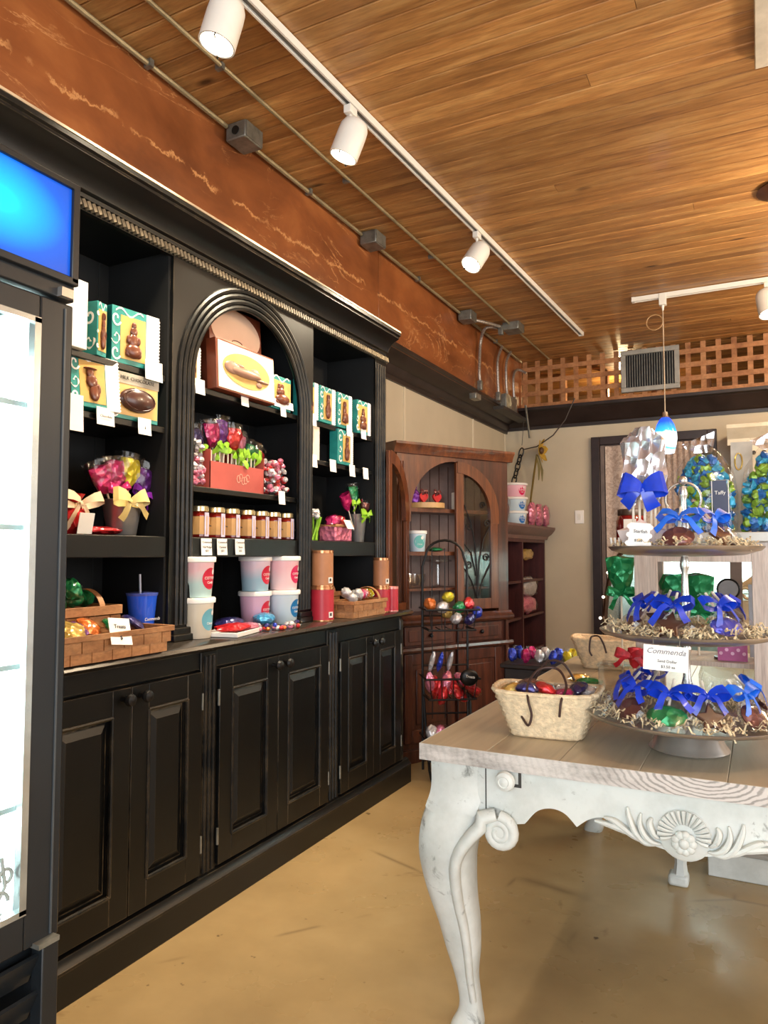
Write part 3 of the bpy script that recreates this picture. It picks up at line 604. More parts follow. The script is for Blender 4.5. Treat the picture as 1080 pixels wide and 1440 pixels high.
MB().bb((FXx-.03,.44,.57),(FXx-.025,1.03,1.795)).build('door_glass',cello('smooth_door_glass',(.97,1,1),.04,0),dr)
MB().bb((FXx-.007,1.094,.5),(FXx-.002,1.098,1.84)).build('door_seam',mat('grey_seam',rgb(70,76,80),.4),dr)
cv=MB(); cv.tube(arc((FXx-.02,.985,.60),.022,0,1.6*PI,16,'yz'),.004,6).tube(arc((FXx-.02,1.0,.65),.014,-.5*PI,1.2*PI,14,'yz'),.004,6).tube([(FXx-.02,.97,.58),(FXx-.02,1.0,.63),(FXx-.02,.99,.69)],.004,6)
cv.build('scroll_decal',mat('grey_decal',rgb(150,160,156),.5),dr)
gr=MB().bb((FXx-.04,.35,.03),(FXx-.015,1.12,.07)).bb((FXx-.04,1.08,.07),(FXx-.005,1.12,.485)).bb((FXx-.04,.35,.07),(FXx-.015,.4,.48)).build('grille_frame',FB,fr,bev=.003)
for i in range(5): MB().box((FXx-.035,.74,.13+i*.075),(.008,.68,.07),M=Matrix.Rotation(.5,3,'Y')).build('louvre',FB,gr)
MB().box((FXx-.01,1.08,.492),(.05,.05,.01)).build('lower_hinge',METAL,fr); MB().box((FXx-.01,1.09,1.872),(.04,.03,.02)).build('upper_hinge',CHROME,fr)
for yy in (.4,1.07): MB().cyl((-1.42,yy,0),(-1.42,yy,.03),.02).cyl((-1.9,yy,0),(-1.9,yy,.03),.02).build('foot',BLK,fr)
# ============================================================ GOODS: builders (local front is -Y)
HR=PI/2
def figure(kind,w,h,y,m=None):
    mb=MB()
    def e(cx,cz,rx,rz,ry=.35): mb.ell((cx*w,y,cz*h),(rx*w,max(.006,rx*w*ry),rz*h),12,8)
    if kind=='seated': e(0,.20,.36,.20);e(-.02,.48,.22,.2);e(0,.74,.16,.13);e(0,.9,.10,.10);e(-.22,.5,.1,.12);e(.2,.5,.1,.12);e(.2,.12,.16,.1);e(-.2,.12,.16,.1)
    elif kind=='hat': e(.05,.25,.22,.25);e(-.05,.55,.24,.2);e(-.12,.78,.16,.16);e(-.1,.9,.3,.035);e(.2,.35,.12,.16)
    elif kind=='oval': e(0,.5,.46,.42,.3); mb.tube(arc((0,y-.012,.5*h),.4*w,0,2*PI,20,'xz',.34*h),.003,6,closed=False)
    elif kind=='crouch': e(0,.28,.4,.26);e(-.1,.6,.22,.22);e(-.2,.86,.07,.14);e(0,.86,.07,.14);e(.28,.2,.14,.14);e(-.3,.14,.14,.1)
    elif kind=='tall': e(0,.22,.3,.22);e(0,.5,.24,.2);e(0,.72,.2,.14);e(-.1,.92,.06,.12);e(.1,.92,.06,.12);e(-.24,.4,.08,.14);e(.24,.4,.08,.14)
    elif kind=='animal': e(-.05,.42,.42,.2);e(-.38,.5,.2,.26);e(.2,.5,.14,.24);e(.38,.3,.2,.07);e(.3,.12,.08,.12);e(-.2,.66,.12,.08)
    return mb
def candy_box(label,w,h,d,kind,loc,rz,flap=.24,rot=None,group='teal and gold window boxes of chocolate',win=(.24,.8),tone=TEAL,side=False):
    loc=Vector(loc); loc.y*=(abs(loc.x)-d)/abs(loc.x)
    t=T('chocolate_gift_box',label,'box',loc,rz,group,rot=rot)
    fl=w*flap; wb=w-fl
    MB().bb((-w/2,-d,0),(-w/2+wb,0,h)).build('carton',tone,t,bev=.0015)
    if fl>0: 
        sc=MB().bb((-w/2+wb,-d-.001,0),(w/2,0,h))
        k=0
        while k*.012<h-.012: sc.cyl((w/2,-d-.0015,.006+k*.012),(w/2,0,.006+k*.012),.004,n=6); k+=1
        sc.build('white_side_panel',PAPER,t)
    x0=-w/2+wb*win[0]; x1=-w/2+wb-.004; 
    MB().bb((x0,-d-.0015,h*.09),(x1,-d,h*.86)).build('window',GOLD,t)
    f=figure(kind,(x1-x0)*.9,h*.66,0); f.v=[((x0+x1)/2+v[0],-d-.006+v[1],h*.12+v[2]) for v in f.v]; f.build('chocolate_figure',CHOC if kind!='oval' else CHOCD,t)
    sw=MB(); r=w*.10
    for cz,s in ((h*.78,1),(h*.45,-1),(h*.18,1)):
        c=(-w/2+wb*win[0]*.5,-d-.001,cz); pts=[Vector(c)+Vector((s*r*(.25+.75*i/14)*math.cos(i*.42),0,1.4*r*(.25+.75*i/14)*math.sin(i*.42))) for i in range(15)]
        sw.strip(pts,[Vector((math.cos(i*.42),0,math.sin(i*.42)))*.0032 for i in range(15)],.0006)
    pts=[(-w/2+wb*(.1+.8*i/10),-d-.001,h*.92+.012*math.sin(i*.9)) for i in range(11)]; sw.strip(pts,(0,0,.003),.0006)
    if side:
        for cz,s_ in ((h*.72,1),(h*.25,-1)):
            c=Vector((-w/2-.001,-d/2,cz)); R_=d*.36
            pts=[c+Vector((0,s_*R_*(.25+.75*i/16)*math.cos(i*.42),1.3*R_*(.25+.75*i/16)*math.sin(i*.42))) for i in range(17)]
            sw.strip(pts,[Vector((0,math.cos(i*.42),math.sin(i*.42)))*.004 for i in range(17)],.0006)
    sw.build('printed_swirl',PAPER,t,smooth=0,kind='stuff'); return t
def tagcard(px,py,w,h,label,x=XU+.004,z=None,lines=()):
    p=at(px,py,'x',x); t=T('price_card',label,'price tag',(x,p.y,p.z),HR,'white shelf price cards')
    MB().strip([(0,.0,h/2),(0,-.001,0),(0,-.004,-h/2)],(w/2,0,0),.0006).build('card',PAPER,t,smooth=0)
    MB().bb((-w*.3,.0,h/2-.004),(w*.3,.012,h/2-.001)).build('clip',WHITETUB,t)
    for i,(s,sz,dz) in enumerate(lines): text(s,sz,INK,t,(0,-.0055,dz),FR)
    return t
def bow(c,r,m,parent,name='bow',wd=.012,tails=2,seed=0,M=None,kind=None):
    rnd=random.Random(seed); mb=MB(); c=Vector(c)
    for sg in (-1,1):
        pts=[];ws=[]
        for i in range(9):
            a=PI*2*i/8; pts.append(c+Vector((sg*r*.5*(1-math.cos(a)),-.006-r*.22*math.sin(a),r*.14*math.sin(a)+r*.14*(1-math.cos(a))))); q_w=wd*(1.15-.75*abs(math.cos(a/2))**3); ws.append(Vector((-sg*.25*q_w,.3*q_w,q_w)))
        mb.strip(pts,ws,.0007)
    for q in range(tails):
        sg=-1 if q%2 else 1; L=r*rnd.uniform(.8,1.3); a=rnd.uniform(.5,1.2)
        pts=[c+Vector((sg*L*u*math.sin(a),-.004-.01*math.sin(u*4),-L*u*math.cos(a)+.01*math.sin(u*5))) for u in (0,.25,.5,.75,1)]
        mb.strip(pts,[Vector((math.cos(a)*wd*(.4+.4*u),.002,sg*math.sin(a)*wd*.6)) for u in (0,.25,.5,.75,1)],.0007)
    mb.ell(c+Vector((0,-.006,0)),(r*.13,r*.1,r*.13),8,6)
    if M: mb.v=[tuple(c+M@(Vector(v)-c)) for v in mb.v]
    return mb.build(name,m,parent,kind=kind)
def lolly(label,loc,color,h=.14,head_=(.035,.012,.04),lean=(0,0),rz=HR,ribbon=None,group=None,seed=0,shape='pouch',stick=STICK,wrap=True):
    t=T('foil_lollipop',label,'lollipop',loc,rz,group,rot=(lean[0],lean[1],rz))
    MB().cyl((0,0,0),(0,0,h),.0035,n=8).build('stick',stick,t)
    mb=MB(); W_,D_,Z_=head_; zc=h+Z_*.8
    mb.lathe([(W_*.25,-Z_),(W_*.6,-Z_*.7),(W_*.95,-Z_*.1),(W_*1.02,Z_*.5),(W_*.98,Z_*.92),(W_*.5,Z_*1.0),(.001,Z_*.98)],(0,0,0),n=14,sy=D_/W_*1.15)
    mb.v=[(v[0]+.18*W_*noise.noise(Vector(v)*45+Vector((seed,0,3))),v[1]+.5*D_*noise.noise(Vector(v)*60+Vector((seed,5,0))),v[2]+.12*Z_*noise.noise(Vector(v)*40+Vector((0,seed,0)))+zc) for v in mb.v]
    if shape=='pouch':
        mb.v=[(v[0]*(1+.12*math.sin(v[2]*300+seed)),v[1],v[2]) for v in mb.v]
    mb.build('foil_wrapper',F_[color],t)
    if wrap:
        cz=h+head_[2]*.8; q=MB(); W,Z=head_[0]*1.12,head_[2]*1.15
        prof=[(W*.3,-Z*1.0),(W*.8,-Z*.6),(W*1.05,0),(W*1.1,Z*.6),(W*1.2,Z*1.15)]
        q.lathe(prof,(0,0,cz),n=14,sy=.45,cap=False,wob=.09); q.build('cellophane_wrap',CELLO,t)
    if ribbon: bow((0,-.008,h-.012),head_[0]*1.0,ribbon,t,'ribbon_bow',seed=seed)
    return t
def shelfpt(px,py,z,x): # the point of depth x seen at px, set on height z
    return Vector((x,at(px,py,'x',x).y,z))
# ---- left bay, top shelf
XS=XU-.10
def sp(px,z,x=XS): return Vector((x,at(px,500,'x',x).y,z))
def put(px0,px1,x):  # y extent
    return at(px0,600,'x',x).y,at(px1,600,'x',x).y
y0,y1=put(103,120,XS); tb=T('white_carton','plain white carton on the top shelf of the left bay, half hidden by the fridge','box',(XS+.06,y0-.10,1.966),HR); MB().bb((-.05,-.05,0),(.055,.03,.225)).build('carton',PAPER,tb,bev=.002)
candy_box('narrow teal box beside the white carton, turned edge-on, left bay top shelf',.05,.185,.062,'tall',sp(139,1.966,XS+.03),HR+.2,flap=.0,win=(.1,.8),side=True)
candy_box('teal box with a seated chocolate figure at the right of the left bay top shelf',.2,.2,.06,'seated',sp(193,1.966,XS+.03),HR-.12,flap=.28)
tagcard(216,522,.085,.072,'large white price card under the seated figure box on the top left shelf')
# second shelf
candy_box('teal box with a hatted chocolate figure, leaning back on the left bay second shelf',.185,.185,.06,'hat',sp(140,1.776,XS+.04),HR-.1,rot=(-.12,0,HR-.1),flap=.28)
t=candy_box('grey-topped box with one oval chocolate beside the hatted figure box',.2,.16,.06,'oval',sp(194,1.771,XS+.03),HR-.05,flap=.0,win=(.02,.6)); MB().bb((-.1,-.063,.125),(.1,-.058,.165)).build('grey_label',mat('grey_label',rgb(176,170,156),.5),t); text('MILK CHOCOLATE',.018,INK,t,(0,-.065,.145),FR)
tagcard(148,586,.075,.06,'white price card under the hatted figure box on the second left shelf',lines=(('Chocolate',.012,.0),))
tagcard(203,600,.062,.06,'white price card under the oval chocolate box on the second left shelf',lines=(('$',.012,-.005),))
tagcard(106,580,.06,.12,'tall white card at the fridge edge of the second left shelf')
# heavy shelf left: pail bouquet
def pail(label,loc,r,h,m=ALUM):
    t=T('metal_pail',label,'bucket',loc,HR); MB().lathe([(r*.68,0),(r*.72,.003),(r,h),(r*1.04,h+.003),(r*.98,h+.004),(r*.93,h-.01),(r*.66,.006),(.001,.006)],n=28,cap=False).lathe([(.001,0),(r*.68,0)],n=28,cap=False).build('body',m,t,smooth=50); return t
pz=1.3635
p0=sp(176,pz,XU-.09); pl=pail('shiny metal pail holding foil lollipops on the left bay heavy shelf',p0,.07,.125)
bow((-.035,-.072,.118),.078,mat('champagne_satin_ribbon',rgb(222,198,128),.35,var=.12,coat=.3),pl,'satin_bow',wd=.022,seed=2)
for i,(c,dy,lx,ly,hh,lb) in enumerate([('magenta',-.03,-.05,-.36,.155,'magenta foil lollipop leaning left in the left bay pail'),('magenta',-.01,.05,-.14,.165,'crimson pink foil lollipop second from left in the left bay pail'),
  ('yellow',.02,.05,.09,.18,'yellow foil lollipop upright in the middle of the left bay pail'),('purple',.05,.03,.36,.16,'purple foil lollipop leaning right in the left bay pail')]):
    lolly(lb,p0+Vector((0,dy*.6,.012)),c,hh,(.05,.016,.052),(0,ly),HR,ribbon=F_['magenta'] if i==1 else (mat('purple_ribbon',rgb(130,40,170),.3) if i==3 else None),group='lollipops in the left bay pail',seed=i+3)
t=T('candy_bag','flat red cellophane candy bag lying beside the left bay pail','bag',sp(145,pz,XU-.06),HR); MB().ell((0,0,.014),(.085,.05,.014),18,8,wr=.3).build('bag',F_['red'],t); MB().ell((0,0,.016),(.088,.053,.015),18,8).build('wrap',CELLO,t)
t=T('candy_bag','red candy bag with a cream bow at the fridge edge of the left heavy shelf','bag',sp(108,pz,XU-.08),HR); MB().lathe([(.035,0),(.05,.03),(.045,.07),(.015,.10),(.035,.135)],n=16,wob=.06).build('bag',F_['red'],t)
bow((0,-.03,.10),.09,mat('cream_ribbon',rgb(232,204,170),.4),t,seed=4,wd=.016); MB().box((-.0,-.062,.035),(.06,.002,.07),M=Matrix.Rotation(.2,3,'X')).build('tag',PAPER,t)
# counter left: chip baskets
def chip_basket(label,loc,rz,L,W,h,handle=False,rows=2,nb=9,flare=.02):
    t=T('chip_basket',label,'basket',loc,rz)
    MB().bb((-L/2,-W/2,0),(L/2,W/2,.004)).build('base',CHIP,t)
    for r in range(rows):
        z0=r*h*.78/rows; z1=z0+h*.76/rows; f=flare*(z0+z1)/2/h
        for (ax,n_,ln,off) in (('x',nb,L,-1),('x',nb,L,1),('y',max(3,int(nb*W/L)),W,-1),('y',max(3,int(nb*W/L)),W,1)):
            mb=MB()
            for i in range(n_):
                u=-ln/2+(i+.5)*ln/n_; o=.0025*((i+r)%2)
                if ax=='x': mb.box((u*(1+2*f/L),off*(W/2+f+o),(z0+z1)/2),(ln/n_*1.02,.004,z1-z0))
                else: mb.box((off*(L/2+f+o),u*(1+2*f/W),(z0+z1)/2),(.004,ln/n_*1.02,z1-z0))
            mb.build('woven_band',CHIP,t,smooth=0,kind='stuff')
    z=h*.8; 
    for a,b in (((-L/2-flare,-W/2-flare-.004,z),(L/2+flare,-W/2-flare+.003,h)),((-L/2-flare,W/2+flare-.003,z),(L/2+flare,W/2+flare+.004,h)),((-L/2-flare-.004,-W/2-flare,z),(-L/2-flare+.003,W/2+flare,h)),((L/2+flare-.003,-W/2-flare,z),(L/2+flare+.004,W/2+flare,h))):
        MB().bb(a,b).build('rim_band',CHIP,t,bev=.001)
    if handle:
        hx=L*.3; pts=arc((hx,0,h*.9),W/2+.01,0,PI,16,'yz',.07); MB().strip(pts,(.011,0,0),.0015).build('handle',CHIP,t)
    return t
cz=CT+.0015
c0=at(170,900,'z',CT+.02); b1=chip_basket('wide shallow chip basket of wrapped sweets at the front of the left counter',(XL-.03,1.66,cz),HR,.42,.17,.085,nb=11)
b2=chip_basket('small chip basket heaped with green foil sweets behind the front basket',(XU-.10,1.67,cz),HR,.34,.16,.15,True,rows=3,nb=8,flare=.012)
rnd=random.Random(5)
def packet(label,loc,c,d,rot,group=None,name='wrapped_sweet',cat='sweet',wrapc=True):
    t=T(name,label,cat,loc,0,group,rot=rot); MB().ell((0,0,0),d,14,8,wr=.25,seed=rnd.random()*9).build('foil',F_[c],t)
    if wrapc: MB().ell((0,0,0),(d[0]*1.12,d[1]*1.12,d[2]*1.15),12,6,wr=.3,seed=3).build('clear_wrapper',CELLO,t)
    return t
for i,(yy,c,xo,lb) in enumerate([(1.54,'silver',0,'silver sweet packets leftmost in the front chip basket'),(1.61,'gold',.02,'gold sweet packet beside the silver one in the front chip basket'),(1.66,'purple',-.02,'small purple sweet packet in the front chip basket'),
   (1.73,'orange',-.04,'orange sweet packet left of the green one in the front chip basket'),(1.81,'green',-.01,'green sweet packet in the front chip basket'),(1.90,'darkblue',-.02,'dark purple packet at the right end of the front chip basket')]):
    packet(lb,(XL-.04+xo,yy-.06,cz+.085+.006*(i%2)),c,(.042,.046,.016) ,(.3,.5,i*.3))
    
for i in range(9):
    packet('green foil sweet heaped in the small chip basket, %s from the left'%ORD[i],(XU-.10+rnd.uniform(-.055,.06),1.56+.028*i,cz+.165+rnd.uniform(-.0,.05)*(1 if 1<i<8 else .3)),'green',(.042,.032,.028),(rnd.random(),rnd.random(),rnd.random()*3),'green foil sweets in the small chip basket')
t=T('price_card','white handwritten card leaning on the front chip basket','price tag',(XL+.072,1.66,cz+.085),HR,rot=(-.35,.12,HR)); MB().box((0,0,0),(.085,.0015,.085)).build('card',PAPER,t); text('$',.02,INK,t,(0,-.002,-.02),FR); text('Treats',.018,INK,t,(0,-.002,.015),FR)
t=T('price_card','white card lying on the rim of the small green-sweets basket','price tag',(XU-.04,1.545,cz+.172),HR,rot=(-1.1,.1,HR)); MB().box((0,0,0),(.12,.0015,.06)).build('card',PAPER,t)
# tumbler
p=sp(206,cz,XU-.06); t=T('plastic_tumbler','translucent royal blue tumbler with straw at the right of the left counter','tumbler',p,HR)
m,nt,b=base('blue_acrylic'); b.inputs['Base Color'].default_value=(.03,.14,.95,1); b.inputs['Roughness'].default_value=.08; b.inputs['Transmission Weight'].default_value=.0; b.inputs['Coat Weight'].default_value=.6; b.inputs['Emission Strength'].default_value=0
MB().lathe([(.036,0),(.038,.004),(.054,.17),(.055,.175),(.051,.175),(.035,.008),(.001,.008)],n=28,cap=False).lathe([(.001,0),(.036,0)],n=28,cap=False).build('cup',m,t,smooth=50)
MB().cyl((.0,0,.01),(-.012,0,.25),.004,n=8).build('straw',mat('clear_straw',rgb(190,196,214),.2),t); MB().lathe([(.056,.172),(.058,.182),(.02,.186)],n=28).build('lid',mat('pale_blue_lid',rgb(90,110,210),.2,coat=.5),t)
text('Commenda',.016,WHITETUB,t,(.004,-.0475,.088),FR,shear=.3)
# ---- middle bay, shelf A
MAH=mat('mahogany_gift_card',rgb(122,58,36),.35,var=.1); CRM=mat('cream_card_face',rgb(240,228,208),.45,var=.03)
def oval(mb,c,rx,rz,y,n=32): mb.prism([(c[0]+rx*math.cos(2*PI*i/n),c[1]+rz*math.sin(2*PI*i/n)) for i in range(n)],y,y+.002)
def bigbox(label,loc,rot,w,h,d,mode):
    t=T('large_gift_box',label,'box',loc,0,None,rot=rot); MB().bb((-w/2,-d,0),(w/2,0,h)).build('carton',MAH,t,bev=.002)
    if mode=='window':
        MB().bb((-w/2+.012,-d-.002,.008),(w/2-.004,-d,h-.008)).build('cream_face',CRM,t); o=MB(); oval(o,(0,h*.5),w*.4,h*.34,-d-.004); o.build('oval_window',GOLD,t)
        f=figure('animal',w*.66,h*.5,0,); f.v=[(v[0],-d-.006+v[1]*.4,h*.24+v[2]) for v in f.v]; f.build('chocolate_figure',mat('bloomed_chocolate',rgb(158,120,100),.4,var=.1),t)
    else:
        o=MB(); oval(o,(0,h*.74),w*.47,h*.25,-d-.002); o.build('oval_label',mat('peach_label',rgb(226,190,164),.45,var=.02),t); MB().tube(arc((0,-d-.003,h*.62),.035,.2,PI-.2,8,'xz',.012),.002,6).build('printed_mark',MAH,t)
    return t
yy0,yy1=put(285,380,XS); bigbox('mahogany gift box with an oval window onto a chocolate figure, under the arch',(XS+.07,2.50,1.968),(-.05,0,HR),.40,.212,.05,'window')
bigbox('mahogany box lid with a peach oval label standing behind the windowed box under the arch',(XS+.0,2.53,1.968),(-.06,0,HR),.36,.40,.05,'lid')
candy_box('narrow cream box with gold window at the left end under the arch',.07,.16,.05,'tall',sp(273,1.966,XS+.02),HR,flap=.25,tone=CRM,win=(.05,.6))
candy_box('teal-topped box with a crouching chocolate animal at the right end under the arch',.155,.155,.05,'crouch',sp(396,1.966,XS+.045),HR,flap=.0,win=(.04,.6))
tagcard(281,544,.055,.06,'white price card at the left end of the arch shelf'); tagcard(344,562,.05,.058,'white price card at the middle of the arch shelf'); tagcard(398,577,.042,.06,'narrow white price card right on the arch shelf')
t=tagcard(398,569,.16,.035,'long low white price strip at the right of the arch shelf',x=XU+.002)
# shelf B: terracotta lollipop box
lp=sp(322,1.567,XU-.11); w2=.36
t=T('lollipop_box','terracotta card display box full of foil lollipops in the middle bay','box',lp,HR)
mb=MB(); W,Dp,h=.37,.12,.115
mb.bb((-W/2,-Dp/2,0),(W/2,Dp/2,.004)).bb((-W/2,-Dp/2,.004),(W/2,-Dp/2+.003,h)).bb((-W/2,-Dp/2,.004),(-W/2+.003,Dp/2,h+.05)).bb((W/2-.003,-Dp/2,.004),(W/2,Dp/2,h+.05)).bb((-W/2,Dp/2-.003,.004),(W/2,Dp/2,h+.07)).build('carton',TERR,t)
LT=mat('pale_coral_print',rgb(236,168,150),.5)
ms=MB()
for i in range(5):
    c=(.03+.016*i-.03,-Dp/2-.001,.055+.008*math.sin(i*2)); pts=[Vector(c)+Vector((.012*math.cos(a*.8),0,.016*math.sin(a*.8))) for a in range(8)]; ms.strip(pts,[Vector((math.cos(a*.8),0,math.sin(a*.8)))*.002 for a in range(8)],.0005)
ms.build('printed_scrollwork',LT,t,kind='stuff')
L=[('darkblue',-.15,-.35,.16,'dark blue foil lollipop leaning at the left end of the terracotta box'),('magenta',-.10,-.12,.185,'magenta foil lollipop second from left in the terracotta box'),('purple',-.035,.0,.21,'purple foil lollipop tallest in the terracotta box'),
 ('red',.03,.05,.185,'red foil lollipop in the middle of the terracotta box'),('pink',.075,.12,.165,'pink and silver lollipop right of the red one in the terracotta box'),('green',.13,.28,.13,'green foil lollipop in the terracotta box'),('red',.16,.5,.135,'red foil lollipop leaning over the right end of the terracotta box')]
for i,(c,dy,ln,hh,lb) in enumerate(L):
    lolly(lb,lp+Vector((-.01+.015*(i%2),dy*.85,.01)),c,hh,(.044,.014,.052),(0,ln),HR,group='lollipops in the terracotta box',seed=i)
gm=MB(); gr_=random.Random(3)
for i in range(34):
    c=Vector((gr_.uniform(-.2,.19),gr_.uniform(-.06,.0),gr_.uniform(.15,.205)-abs(i%17-8)*.0035)); a=gr_.uniform(0,2*PI); d=Vector((math.cos(a),-.4,math.sin(a)))*.026
    gm.strip([c-d,c-d*.3+Vector((0,-.012,0)),c+d*.4+Vector((0,-.008,0)),c+d],[Vector((d.z,0,-d.x))*k for k in (.2,.5,.5,.15)],.0006)
o=gm.build('ribbon_tangle',LIME,None,kind='stuff'); o.location=lp; o.rotation_euler=(0,0,HR); tag(o,'tangle of lime green ribbons tied round the lollipop sticks in the terracotta box','ribbon')
sk=MB()
for i in range(12): sk.cyl((-.15+.027*i,-.035+.01*(i%2),.02),(-.15+.027*i,-.035,.165),.0035,n=6)
o=sk.build('stick_bundle',STICK,None,kind='stuff'); o.location=lp; o.rotation_euler=(0,0,HR); tag(o,'many pale lollipop sticks standing in the terracotta box','sticks')
def candybag(label,loc,w,h,d,cols,rz=HR,topc=True,name='candy_bag',n=None,seed=1,cs=.014):
    t=T(name,label,'bag',loc,rz); r2=random.Random(seed)
    for c in cols:
        mb=MB()
        for i in range(n or int(40)):
            zz=r2.uniform(0,h*.8); tp=1-.45*max(0,zz/h-.35); x=r2.uniform(-w/2,w/2)*tp; yv=r2.uniform(-d/2,d/2)*tp
            mb.ell((x,yv,zz+cs),(cs*r2.uniform(.8,1.3),cs,cs*r2.uniform(.7,1)),7,5,wr=.4,seed=i)
        mb.build('sweets_filling',F_[c],t,kind='stuff')
    prof=[(.001,0),(.5,.0),(.56,.02*h+.005),(.57,h*.35),(.5,h*.72),(.42,h*.86)]
    if topc: prof+=[(.3,h*1.0),(.36,h*1.12)]
    q=MB().lathe(prof,n=20,cap=False,wob=.05); q.v=[(v[0]*w*1.05,v[1]*d*1.1,v[2]) for v in q.v]; q.build('cellophane',CELLO,t); return t
candybag('tall bag of pale pink sweets squeezed at the left of the terracotta box',sp(275,1.567,XU-.06),.05,.22,.07,['pink','white'],topc=False,seed=4,n=34)
candybag('clear bag of red and white sweets at the right of the terracotta box',sp(386,1.567,XU-.05),.13,.19,.06,['red','white','pink'],topc=False,seed=6,n=30)
tagcard(396,700,.05,.062,'white price card under the red and white sweets bag')
# jars
def jar(label,loc,s=1,body=None,lab=True,group='sauce jars on the middle heavy shelf'):
    t=T('sauce_jar',label,'jar',loc,HR,group)
    MB().lathe([(.036*s,0),(.04*s,.004),(.042*s,.03*s),(.042*s,.088*s),(.034*s,.1*s),(.032*s,.104*s)],n=8).build('jar_body',body or mat('red_sauce',rgb(120,24,16),.12,var=.2,coat=.8),t,smooth=25)
    if lab: MB().lathe([(.0425*s,.012*s),(.0428*s,.014*s),(.0428*s,.082*s),(.0425*s,.084*s)],n=8,cap=False).build('paper_label',mat('tan_jar_label',rgb(196,152,96),.5,var=.08),t,smooth=25)
    MB().lathe([(.036*s,.104*s),(.038*s,.106*s),(.038*s,.124*s),(.034*s,.127*s),(.001,.127*s)],n=26).build('gold_lid',mat('champagne_lid',rgb(222,204,160),.2,.8),t)
    if lab:
        MB().bb((-.012,-.0415*s,.004),(.012,-.0395*s,.1*s)).build('seal_strip',mat('lilac_seal',rgb(206,196,222),.5),t); text('Sauce',.012,INK,t,(.022,-.041,.048*s),(PI/2,0,.39))
    return t
jp=[283,306,327,349,368,385,403]; nm=['leftmost of the seven amber sauce jars','second of the seven sauce jars, with a wide lilac seal','third sauce jar from the left on the middle shelf','fourth sauce jar, central on the middle shelf','fifth sauce jar from the left on the middle shelf','sixth sauce jar, next to the last on the middle shelf','rightmost of the seven sauce jars']
for q,nn in zip(jp,nm): jar(nn,sp(q,1.3635,XU-.055))
for q,wd,lb in ((290,'leftmost printed price card below the sauce jars','Hot Fudge'),(312,'middle printed price card below the sauce jars','Caramel'),(337,'rightmost printed price card below the sauce jars','Sauce')):
    tagcard(q,769,.062,.066,wd,x=XU+.008,lines=(('Commenda',.012,.018),(lb,.012,-.002),('$12',.012,-.017)))
# cotton candy tubs
def tub(label,loc,h=.17,r=.068,c1=(236,190,206),c2=(190,222,232),logo=(206,24,60),rz=HR+.12,words_=('COTTON','Candy')):
    t=T('cotton_candy_tub',label,'tub',loc,rz,'cotton candy tubs')
    nme='tub_%d_%d'%(c1[1],c2[0])
    if nme not in MATS:
        m,nt,b=base(nme); tc=N(nt,'ShaderNodeTexCoord'); sx=N(nt,'ShaderNodeSeparateXYZ'); nt.links.new(tc.outputs['Object'],sx.inputs[0]); f=ntex(nt,tc.outputs['Object'],12,2)
        ad=N(nt,'ShaderNodeMath',operation='MULTIPLY_ADD'); nt.links.new(f,ad.inputs[0]); ad.inputs[1].default_value=.05; nt.links.new(sx.outputs[2],ad.inputs[2])
        nt.links.new(ramp(nt,ad.outputs[0],[(.07,rgb(*c2)),(.13,rgb(*c1))]),b.inputs['Base Color']); b.inputs['Roughness'].default_value=.3; b.inputs['Coat Weight'].default_value=.3
    MB().lathe([(r*.82,0),(r*.84,.003),(r*.98,h-.018)],n=30).build('tub_body',MATS[nme],t,smooth=50)
    MB().lathe([(r*.98,h-.022),(r*1.08,h-.02),(r*1.09,h-.004),(r*1.04,h),(r*.95,h),(r*.93,h-.004),(.001,h-.004)],n=30).build('lid',WHITETUB,t,smooth=50)
    # curved round sticker on the front
    mb=MB(); vs=[(0,0,0)]; n=24; R=.042
    def cur(u,v,o=.0012): a=u/r; return ((r*(.84+.14*(v/h))+o)*math.sin(a),-(r*(.84+.14*(v/h))+o)*math.cos(a),v)
    vs=[cur(0,h*.46)]+[cur(R*math.cos(2*PI*i/n),h*.46+R*math.sin(2*PI*i/n)) for i in range(n)]
    vs+= [cur(.5*R*math.cos(2*PI*i/n),h*.46+.5*R*math.sin(2*PI*i/n)) for i in range(n)]
    fs=[(1+i,1+(i+1)%n,n+1+(i+1)%n,n+1+i) for i in range(n)]+[(0,n+1+i,n+1+(i+1)%n) for i in range(n)]
    lm=mat('logo_%d_%d_%d'%logo,rgb(*logo),.4,var=.02); mb.add(vs,fs).build('round_logo',lm,t)
    q=MB(); q.add([cur(.018+.011*math.cos(2*PI*i/12),h*.46+.026+.011*math.sin(2*PI*i/12),.002) for i in range(12)],[tuple(range(12))]).build('logo_spot',WHITETUB,t)
    for s,dz,sz in ((words_[0],.002,.015),(words_[1],-.015,.014)):
        o=text(s,sz,WHITETUB,t,(0,0,0),(0,0,0)); 
        for v in o.data.vertices: x,yv,z=cur(v.co.x,h*.46+v.co.y+dz,.002+v.co.z); v.co=(x,yv,z)
    return t
zc=cz
def tubs(px,x,specs):
    z=zc
    for (lb,kw) in specs:
        h=kw.get('h',.17); tub(lb,sp(px,z,x),**kw); z+=h+.001
x1_=XU+.005
tubs(281,x1_,[('cream tub with an orange and blue sticker, bottom of the left stack on the counter',dict(c1=(232,224,206),c2=(226,216,196),logo=(110,180,200),h=.156,words_=('','Citrus'))),('pink and blue cotton candy tub with red sticker, top of the left stack',dict(c1=(240,196,204),c2=(190,222,222),h=.156))])
tubs(362,XU-.08,[('pink cotton candy tub at the bottom of the middle stack',dict(c1=(222,180,206),c2=(216,170,198),h=.156,r=.07)),('pink over blue cotton candy tub, top of the middle stack',dict(c1=(222,200,214),c2=(160,196,214),h=.156,r=.07))])
